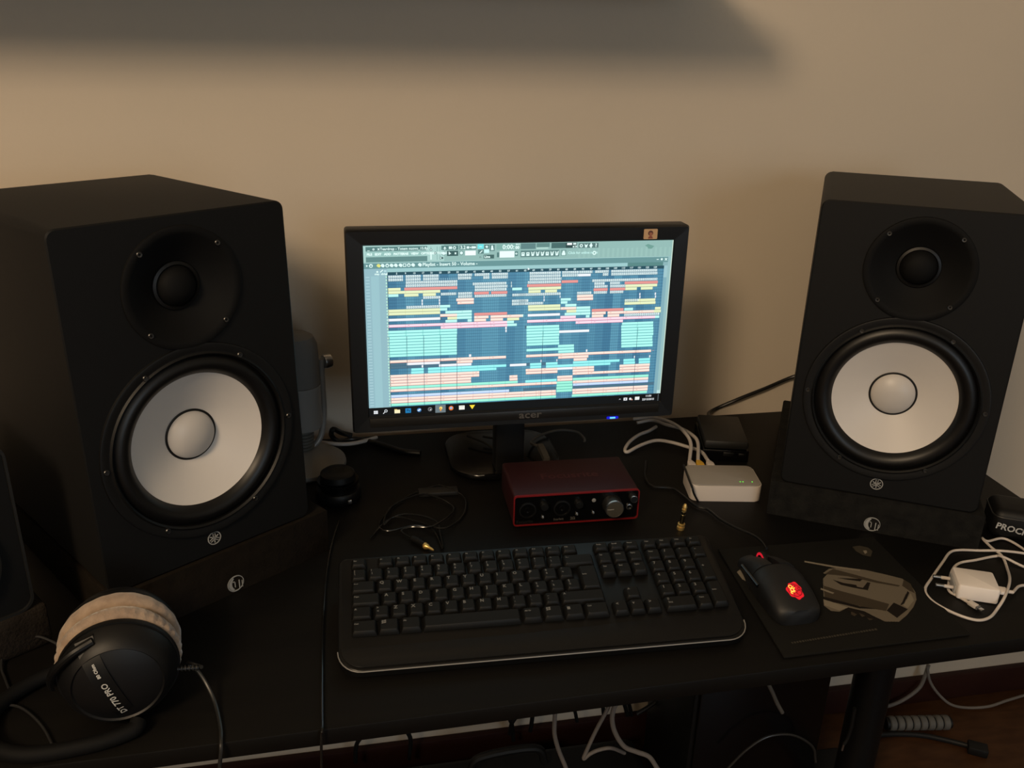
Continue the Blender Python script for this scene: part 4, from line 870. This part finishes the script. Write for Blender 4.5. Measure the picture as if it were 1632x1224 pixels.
gl = finish('glowing_emblem', bm, mat('emblem_glow', (.2, .005, .01), .4, emit=srgb((214, 22, 34)), strength=1.0), ms)
def curls(name, m_, lst, wdt):
    bm = bmesh.new()
    for cx, cy, r_, a0, a1 in lst:
        n_ = 12; prev = None
        for k in range(n_+1):
            a = R(a0 + (a1-a0)*k/n_)
            pr_ = [bm.verts.new(on_hump(LX+cx+(r_+o_)*math.cos(a), LY+cy+(r_+o_)*math.sin(a), .0009)) for o_ in (-wdt, wdt)]
            if prev: bm.faces.new((prev[0], prev[1], pr_[1], pr_[0]))
            prev = pr_
    finish(name, bm, m_, gl, smooth=False)
curls('dark_swirl', mat('dark_red', (.05, .002, .004), .5, emit=srgb((110, 6, 14)), strength=1), [(0, 0, .0085, 0, 360), (.003, .002, .0035, 0, 360), (.004, -.004, .003, 0, 360), (-.001, -.006, .0025, 0, 300), (.0005, .006, .002, 0, 360), (.006, .001, .002, 40, 360)], .00035)
curls('hot_swirl', mat('hot_yellow', (.3, .1, .02), .5, emit=srgb((255, 190, 70)), strength=1.6), [(-.0040, .0050, .0022, 0, 360), (-.0035, .0005, .0020, 0, 360), (-.0012, .0030, .0014, 0, 360), (-.0052, -.0030, .0012, 0, 300), (-.0015, -.0015, .0010, 0, 300)], .0005)
tag(finish('mouse_cable', tube([(0.5350, 0.9130, 0.7500), (0.5380, 0.9280, 0.7480), (0.5370, 0.9450, 0.7470), (0.5310, 0.9620, 0.7450), (0.5210, 0.9790, 0.7440), (0.5110, 1.0030, 0.7430), (0.5040, 1.0320, 0.7430), (0.4910, 1.0450, 0.7430), (0.4840, 1.0760, 0.7430), (0.4760, 1.1000, 0.7430), (0.4500, 1.1100, 0.7430), (0.4490, 1.1400, 0.7430), (0.4680, 1.1910, 0.7430)], .0018, seg=8), black_c), 'black cable running from the gaming mouse back towards the monitor', 'cable')

# ---------------------------------------------------------------- white phone charger and cable
CHX, CHY, CA = .7515, .7935, R(-25)
ch = thing('phone_charger', 'white plug-in phone charger with two pins beside the mouse mat', 'charger', (CHX, CHY, DZ), (0, 0, CA))
finish('body', prism(rrect(-.0235, .0235, -.0210, .0210, .0035, 4), .0005, .0205, bev=.0022), warm_white, ch)
finish('pin_face', box(-.0262, -.0236, -.0150, .0150, .0030, .0150, bev=.001), mat('pin_face_grey', (.34, .34, .34), .4), ch)
for s in (-1, 1):
    p_ = finish('pin', tube([(-.0262, s*.0095, .009), (-.0335, s*.0095, .009), (-.0445, s*.0095, .009)], .0022, smooth=0, seg=12), white_p, ch)
    finish('pin_tip', tube([(-.0365, s*.0095, .009), (-.0455, s*.0095, .009)], .00235, smooth=0, seg=12), steel, p_)
ca, sa = math.cos(CA), math.sin(CA)
def chp(x, y, z): return Vector((CHX + x*ca - y*sa, CHY + x*sa + y*ca, DZ + z))
cl = thing('phone_cable', 'white phone charging cable looped around the white charger', 'cable', (0, 0, 0))
bm = box(.0245, .0365, -.0062, .0062, .0062, .0108, bev=.0010)
bm.transform(Matrix.Translation((CHX, CHY, DZ)) @ Matrix.Rotation(CA, 4, 'Z')); finish('usb_plug', bm, warm_white, cl)
finish('strain_relief', tube([chp(.0365, 0, .0085), chp(.0435, 0, .0085)], .0022, smooth=0, seg=12), white_p, cl)
CR = .0017
finish('cord', tube([chp(.0435, 0, .0085), (0.8140, 0.7900, 0.7450), (0.8380, 0.7920, 0.7430), (0.8650, 0.8040, 0.7420), (0.8790, 0.8410, 0.7420), (0.8840, 0.8700, 0.7420), (0.8750, 0.8950, 0.7430), (0.8470, 0.8910, 0.7440), (0.8420, 0.8960, 0.7460), (0.8410, 0.8760, 0.7440), (0.8420, 0.8570, 0.7430),
    (0.8300, 0.8320, 0.7420), (0.8000, 0.7930, 0.7520), (0.7710, 0.7650, 0.7520), (0.7560, 0.7560, 0.7420), (0.7360, 0.7430, 0.7420), (0.7190, 0.7400, 0.7420), (0.7050, 0.7490, 0.7420), (0.6930, 0.7670, 0.7420), (0.6880, 0.7870, 0.7420), (0.6950, 0.8070, 0.7420), (0.7190, 0.8280, 0.7420),
    (0.7570, 0.8590, 0.7420), (0.7800, 0.8770, 0.7420), (0.7970, 0.8800, 0.7420), (0.8210, 0.8750, 0.7420), (0.8490, 0.8630, 0.7460), (0.8760, 0.8500, 0.7460), (0.8810, 0.8310, 0.7460), (0.8580, 0.8270, 0.7420), (0.8380, 0.8500, 0.7460), (0.8330, 0.8590, 0.7420),
    (0.8020, 0.8550, 0.7420), (0.7760, 0.8520, 0.7420), (0.7560, 0.8390, 0.7420), (0.7310, 0.8120, 0.7420), (0.7220, 0.7980, 0.7420), (0.7260, 0.7860, 0.7420), (0.7300, 0.7730, 0.7420)], CR, seg=10, smooth=8), white_p, cl)
P0, P1 = Vector((0.7300, 0.7730, 0.7430)), Vector((0.7340, 0.7590, 0.7430)); dr = (P1-P0).normalized()
bm = box(0, .0115, -.0036, .0036, -.0024, .0024, bev=.0012); rz = math.atan2(dr.y, dr.x)
bm.transform(Matrix.Translation(P0) @ Matrix.Rotation(rz, 4, 'Z')); finish('phone_plug', bm, white_p, cl)
bm = box(.0117, .0135, -.0034, .0034, -.0018, .0018); bm.transform(Matrix.Translation(P0) @ Matrix.Rotation(rz, 4, 'Z')); finish('plug_collar', bm, mat('plug_grey', (.12, .12, .12), .5), cl)
bm = box(.0136, .0190, -.0032, .0032, -.0008, .0008, bev=.0005); bm.transform(Matrix.Translation(P0) @ Matrix.Rotation(rz, 4, 'Z')); finish('plug_tongue', bm, steel, cl)

# black soft case at the right edge
bc = thing('soft_case', 'rounded black case with white lettering at the right edge of the desk', 'case', (.918, .905, DZ), (0, 0, R(-28)))
bm = bmesh.new(); add_box(bm, -.052, .052, -.030, .030, 0, .044, bev=.013, seg=4)
finish('shell', bm, rubber, bc)
finish('zip_band', tube([(x, y, .034) for x, y in rrect(-.0520, .0520, -.0300, .0300, .014, 5)] + [(.0520, .016, .034)], .0013, smooth=0, seg=6), grey_p, bc)
finish('case_lettering', text_bm('PROCK', .0125, 'y', (-.047, -.0302, .022), R(-8), 'LEFT', .0004, 1, .0003), mat('white_print', (.42, .42, .41), .6), bc, smooth=False)

# ---------------------------------------------------------------- headphones
hp = thing('headphones', 'large black headphones with beige velour ear pads at the front left of the desk', 'headphones', (-.222, .7700, DZ), (0, 0, R(9)))
HR = .0545
def cup(side):
    # side -1 = front cup (its outer face towards the viewer); local y runs front to back
    s = side
    c = (0, 0, HR+.0015)
    pad = finish('ear_pad', bmesh.new() if False else pad_bm(s), velour, hp)
    finish('pad_plate', lathe([(.044, s*.0215), (.0538, s*.0215), (.0545, s*.0235), (.0540, s*.0275), (.044, s*.0275)], c=c, axis='y', seg=64), black_p, hp)
    sh_ = finish('cup_shell', lathe([(.0525, s*.0276), (.0520, s*.031), (.0485, s*.040), (.0440, s*.0465), (.0400, s*.0495), (.0385, s*.0480), (.0360, s*.0490), (.022, s*.0530), (0, s*.0545)], c=c, axis='y', seg=64), mat('cup_black', (0.0024, 0.0024, 0.00288), .5, spec=.4), hp)
    return sh_
def pad_bm(s):
    bm = bmesh.new(); seg = 120; prof = [(.030, .0215), (.044, .0217), (.0515, .0205), (.0550, .0175), (.0562, .0120), (.0550, .0060), (.0515, .0025), (.046, .0010), (.040, .0010), (.034, .004), (.030, .010)]
    rings = []
    for r_, t in prof:
        ring = []
        for i in range(seg):
            a = 2*PI*i/seg; cr = 1 + (.024*math.sin(a*38) * max(0, 1-abs(t-.016)/.009) if (s < 0 and r_ > .05) else .004*math.sin(a*22))
            cr *= 1 + .006*math.sin(a*5+1)
            ring.append(bm.verts.new((r_*cr*math.cos(a), s*t, HR+.0030 + r_*cr*math.sin(a))))
        rings.append(ring)
    for A_, B_ in zip(rings, rings[1:] + rings[:1]):
        for i in range(seg): bm.faces.new((A_[i], A_[(i+1) % seg], B_[(i+1) % seg], B_[i]))
    return bm
s_front = cup(-1); cup(1)
# yoke strip across the front cup carrying the lettering, and the forks down to the headband
TILT = R(-19)
rotm = Matrix.Translation((-.0075, 0, HR+.0015)) @ Matrix.Rotation(TILT, 4, 'Y') @ Matrix.Translation((0, 0, -HR-.0015))
bm = bmesh.new()
for k in range(13):
    z = HR + .0015 + .050*(1 - k/12*2.0); yy = -.0560 + .020*((abs(1-k/6))**3)
    A_ = [bm.verts.new((x, yy+d, z)) for x, d in ((-.0085, 0), (.0085, 0), (.0085, .004), (-.0085, .004))]
    if k:
        for i in range(4): bm.faces.new((A_[i], A_[(i+1) % 4], P_[(i+1) % 4], P_[i]))
    else: bm.faces.new(A_)
    P_ = A_
bm.faces.new(P_[::-1])
bm.transform(rotm); finish('yoke_strip', bm, black_p, hp)
TXT = .0078
def strip_text(body, size, z0):
    bm = text_bm(body, size, 'y', (0, -.0568, 0), R(90), 'LEFT', 0, 1, .00015)
    for v in bm.verts: v.co.z += z0
    for v in bm.verts:
        d = abs((v.co.z - HR - .0015)/.05); v.co.y = -.0572 + .0195*min(1, d)**3
    bm.transform(rotm); return bm
bm = strip_text('DT 770 PRO', TXT, HR - .029); merge(bm, strip_text('80 Ohm', TXT*.55, HR + .019))
finish('lettering', bm, mat('headphone_print', (.50, .50, .48), .6), hp, smooth=False)
finish('yoke_fork', tube([(-.016, -.040, .1030), (-.034, -.044, .0960), (-.050, -.040, .080), (-.0575, -.030, .062), (-.059, -.020, .046)], .0040, seg=10), black_p, hp)
finish('headband', tube([(.012, -.050, .012), (.006, -.058, .0085), (-.030, -.064, .0078), (-.085, -.058, .0078), (-.118, -.030, .0078), (-.118, .015, .0078), (-.082, .048, .0085), (-.03, .058, .010), (.0, .052, .014)], .0075, seg=14), matte_b, hp)
sr = bmesh.new()
for k in range(7): add_lathe(sr, [(.0018, -.0010), (.0030, -.0006), (.0030, .0006), (.0018, .0010)], c=(.0480+.0034*k, -.0300, .047-.0006*k), axis='x', seg=14)
add_tube(sr, [(.044, -.030, .0475), (.0700, -.0300, .0430)], .0017, smooth=0, seg=8)
finish('strain_relief', sr, grey_p, hp)
def hpl(x, y, z):
    a = R(9); return Vector((-.219 + x*math.cos(a) - y*math.sin(a), .7700 + x*math.sin(a) + y*math.cos(a), DZ+z))
tag(finish('headphone_cable', tube([hpl(.0700, -.0300, .0430), (-0.1610, 0.7690, 0.7760), (-0.1510, 0.7650, 0.7660), (-0.1420, 0.7550, 0.7540), (-0.1340, 0.7380, 0.7450), (-0.1270, 0.7090, 0.7430), (-0.1250, 0.6930, 0.7430), (-0.1250, 0.6860, 0.7370), (-0.1280, 0.6840, 0.7170), (-0.1330, 0.6900, 0.6770)], .0019, seg=8), mat('soft_grey_cable', (0.018, 0.018, 0.018), .35)), 'dark headphone cable arching right from the ear cup to the desk edge', 'cable')
tag(finish('thin_cable', tube([(-0.3000, 0.8550, 0.7440), (-0.3160, 0.8620, 0.7520), (-0.3310, 0.8660, 0.7560), (-0.3510, 0.8660, 0.7520), (-0.3590, 0.8540, 0.7480), (-0.3570, 0.8360, 0.7440), (-0.3470, 0.8150, 0.7430), (-0.3330, 0.7880, 0.7430)], .0014, seg=8), mat('soft_grey_cable')), 'thin dark cable looping left of the headphones', 'cable')
tag(finish('thin_cable', tube([(-0.3530, 0.7640, 0.7440), (-0.3390, 0.7720, 0.7440), (-0.3270, 0.7730, 0.7440), (-0.3110, 0.7610, 0.7440), (-0.2910, 0.7370, 0.7430), (-0.2710, 0.7020, 0.7430)], .0014, seg=8), mat('soft_grey_cable')), 'thin dark cable at the bottom left corner of the desk', 'cable')

# ---------------------------------------------------------------- things under the desk
bx = thing('computer_tower', 'black box standing on the floor under the right half of the desk', 'computer tower', (.70, 1.12, 0), (0, 0, 0))
finish('case', box(-.135, .120, 0, .20, .012, .42, bev=.006), black_p, bx)
for x in (-.10, .09):
    for y in (.03, .17): finish('foot', lathe([(0, 0), (.015, 0), (.015, .012), (0, .012)], c=(x, y, 0), seg=20), rubber, bx)
finish('front_panel', box(-.128, .113, -.008, .0, .02, .412, bev=.004), gloss_p, bx)
lb = thing('low_dark_box', 'long low black box added to darken the floor under the middle of the desk', 'case', (.22, 1.12, 0), (0, 0, 0))  # black box added so the floor here comes out dark
finish('body', box(-.48, .31, -.16, .17, 0, .095, bev=.02, seg=4), rubber, lb)
finish('handle', tube([(-.02, .12, .105), (0, .12, .135), (.10, .12, .140), (.12, .12, .105)], .008), rubber, lb)
YC = 1.30
def hang(name, label, pts, r, m_, cat='cable', group=None): return tag(finish(name, tube(pts, r, seg=10), m_), label, cat, group)
WG = 'white cables hanging under the desk'
shaded_white = mat('shaded_white_cable', (.15, .135, .125), .7)  # white cable with the shade under the desk put into its colour
hang('white_cable', 'white cable hanging straight down under the desk, leftmost of the white ones', [(0.3010, 1.0500, 0.4250), (0.3010, 1.0500, 0.3830), (0.3020, 1.0500, 0.3520), (0.3100, 1.0500, 0.3190), (0.3240, 1.0500, 0.2790), (0.3400, 1.0500, 0.2290)], .0035, shaded_white, group=WG)
hang('white_cable', 'white cable bending to a sharp V under the middle of the desk', [(0.3830, 1.0300, 0.4300), (0.3780, 1.0300, 0.4070), (0.3620, 1.0300, 0.3670), (0.3480, 1.0300, 0.3250), (0.3460, 1.0300, 0.3140), (0.3550, 1.0300, 0.3220), (0.3700, 1.0300, 0.3280), (0.3900, 1.0300, 0.3280), (0.4200, 1.0500, 0.2940)], .0030, shaded_white, group=WG)
hang('white_cable', 'white cable curving right under the desk, right of the V-shaped one', [(0.3960, 1.0200, 0.4390), (0.3860, 1.0200, 0.4210), (0.3830, 1.0200, 0.3970), (0.3900, 1.0200, 0.3680), (0.4070, 1.0200, 0.3380), (0.4280, 1.0200, 0.3240), (0.4500, 1.0200, 0.3100), (0.4660, 1.0200, 0.2830)], .0038, shaded_white, group=WG)
hang('white_cable', 'white cable with grey plug end hanging left of the desk leg', [(0.5830, 0.9500, 0.5150), (0.5890, 0.9500, 0.4980), (0.6020, 0.9500, 0.4730), (0.6130, 0.9500, 0.4510), (0.6230, 0.9500, 0.4340)], .0030, grey_c, group=WG)
for i_, (pts, lab) in enumerate((
  ([(0.0250, 1.3300, 0.1440), (0.0070, 1.3300, 0.1300), (-0.0020, 1.3300, 0.1110), (-0.0050, 1.3300, 0.0730)], 'black cable crossing the wall strip under the desk, leftmost one'),
  ([(0.0790, 1.3300, 0.1500), (0.0930, 1.3300, 0.1320), (0.1000, 1.3300, 0.1090), (0.0960, 1.3300, 0.0640)], 'black cable crossing the wall strip under the desk, second from left'),
  ([(0.2810, 1.3300, 0.1720), (0.2910, 1.3300, 0.1330), (0.2960, 1.3300, 0.1170), (0.3000, 1.3300, 0.0770)], 'black cable falling under the desk, left of a crossing pair'),
  ([(0.3220, 1.3300, 0.1690), (0.3080, 1.3300, 0.1410), (0.2960, 1.3300, 0.1210), (0.2920, 1.3300, 0.0940)], 'black cable leaning left under the middle of the desk'),
  ([(0.3370, 1.3300, 0.1560), (0.3360, 1.3300, 0.1260), (0.3330, 1.3300, 0.0950)], 'short black cable beside the leaning one under the desk'),
  ([(0.4000, 1.3200, 0.1660), (0.4160, 1.3200, 0.1460), (0.4240, 1.3200, 0.1140)], 'black cable just right of the leftmost white cable'),
  ([(0.4630, 1.3200, 0.1690), (0.4730, 1.3200, 0.1490), (0.4780, 1.3200, 0.1210)], 'black cable behind the V-shaped white cable'),
  ([(0.5100, 1.3200, 0.1660), (0.5200, 1.3200, 0.1380), (0.5270, 1.3200, 0.1130)], 'left one of two parallel black cables under the desk'),
  ([(0.5210, 1.3200, 0.1660), (0.5290, 1.3200, 0.1380), (0.5360, 1.3200, 0.1120)], 'right one of two parallel black cables under the desk'),
  ([(0.5880, 1.2800, 0.2010), (0.5720, 1.2800, 0.1820), (0.5530, 1.2800, 0.1660), (0.5300, 1.2800, 0.1520)], 'black cable slanting down left beside the black tower'))):
    hang('black_cable', lab, pts, .0042 if i_ != 5 else .0036, rubber, group='black cables hanging under the desk')
hang('white_cable', 'white cable drooping along the baseboard right of the desk leg', [(1.1040, 1.3550, 0.0110), (1.1460, 1.3520, 0.0180), (1.1790, 1.3500, 0.0350), (1.2050, 1.3500, 0.0590), (1.2140, 1.3520, 0.0870), (1.2180, 1.3540, 0.1150)], .0040, shaded_white)
hang('white_cable', 'white cable sagging to the right edge of the floor', [(1.2120, 1.3500, 0.1150), (1.2230, 1.3450, 0.0790), (1.2420, 1.3350, 0.0510), (1.2710, 1.3250, 0.0260), (1.3160, 1.3270, 0.0080), (1.3670, 1.3220, 0.0080), (1.4230, 1.3320, 0.0080), (1.4870, 1.3420, 0.0080), (1.5310, 1.3470, 0.0080)], .0030, shaded_white)
fc = thing('cable_sleeve', 'grey ribbed cable sleeve lying on the floor right of the desk leg', 'cable sleeve', (0, 0, 0))
pa, pb = Vector((1.1090, 1.3050, 0.0160)), Vector((1.2410, 1.2860, 0.0160)); 
bm = bmesh.new(); N_ = 8
for k in range(N_):
    a_ = pa.lerp(pb, k/N_ + .01); b_ = pa.lerp(pb, (k+1)/N_ - .012)
    finish('sleeve_ring', tube([a_, a_.lerp(b_, .12), a_.lerp(b_, .88), b_], .016, smooth=0, seg=18, radii=[.0135, .0155, .0155, .0135]), mat('sleeve_grey', (.10, .098, .092), .6), fc)
finish('inner_cord', tube([pa.lerp(pb, -.04), pa.lerp(pb, 1.02)], .0128, smooth=0, seg=14), rubber, fc)
ec = thing('mains_cable', 'black mains cable with a square connector lying on the brown floor', 'cord', (0, 0, 0))
finish('cord', tube([(1.0640, 1.2890, 0.0060), (1.1190, 1.2830, 0.0060), (1.1700, 1.2700, 0.0060), (1.2130, 1.2480, 0.0060), (1.2470, 1.2240, 0.0080)], .0055), rubber, ec)
pc = Vector((1.2590, 1.2110, 0.0100)); bm = box(-.022, .016, -.013, .013, -.0095, .0095, bev=.003); bm.transform(Matrix.Translation(pc) @ Matrix.Rotation(R(-32), 4, 'Z')); finish('connector', bm, rubber, ec)
hang('thin_cable', 'thin cable with a bright metal tip hanging beside the desk leg', [(0.7980, 1.0200, 0.3550), (0.7990, 1.0200, 0.3130), (0.7960, 1.0200, 0.2900), (0.7920, 1.0200, 0.2800)], .0030, rubber)
hang('metal_tip', 'small shiny metal plug tip hanging beside the desk leg', [(0.7920, 1.0200, 0.2800), (0.7910, 1.0200, 0.2670)], .0018, steel, 'plug')
hang('thin_cable', 'thin dark cable looped in front of the black tower under the desk', [(0.6230, 1.0800, 0.1980), (0.6530, 1.0800, 0.2340), (0.6900, 1.0800, 0.2570), (0.7370, 1.0800, 0.2520), (0.7780, 1.0800, 0.2200), (0.7900, 1.0800, 0.1830)], .0022, mat('soft_grey_cable'))
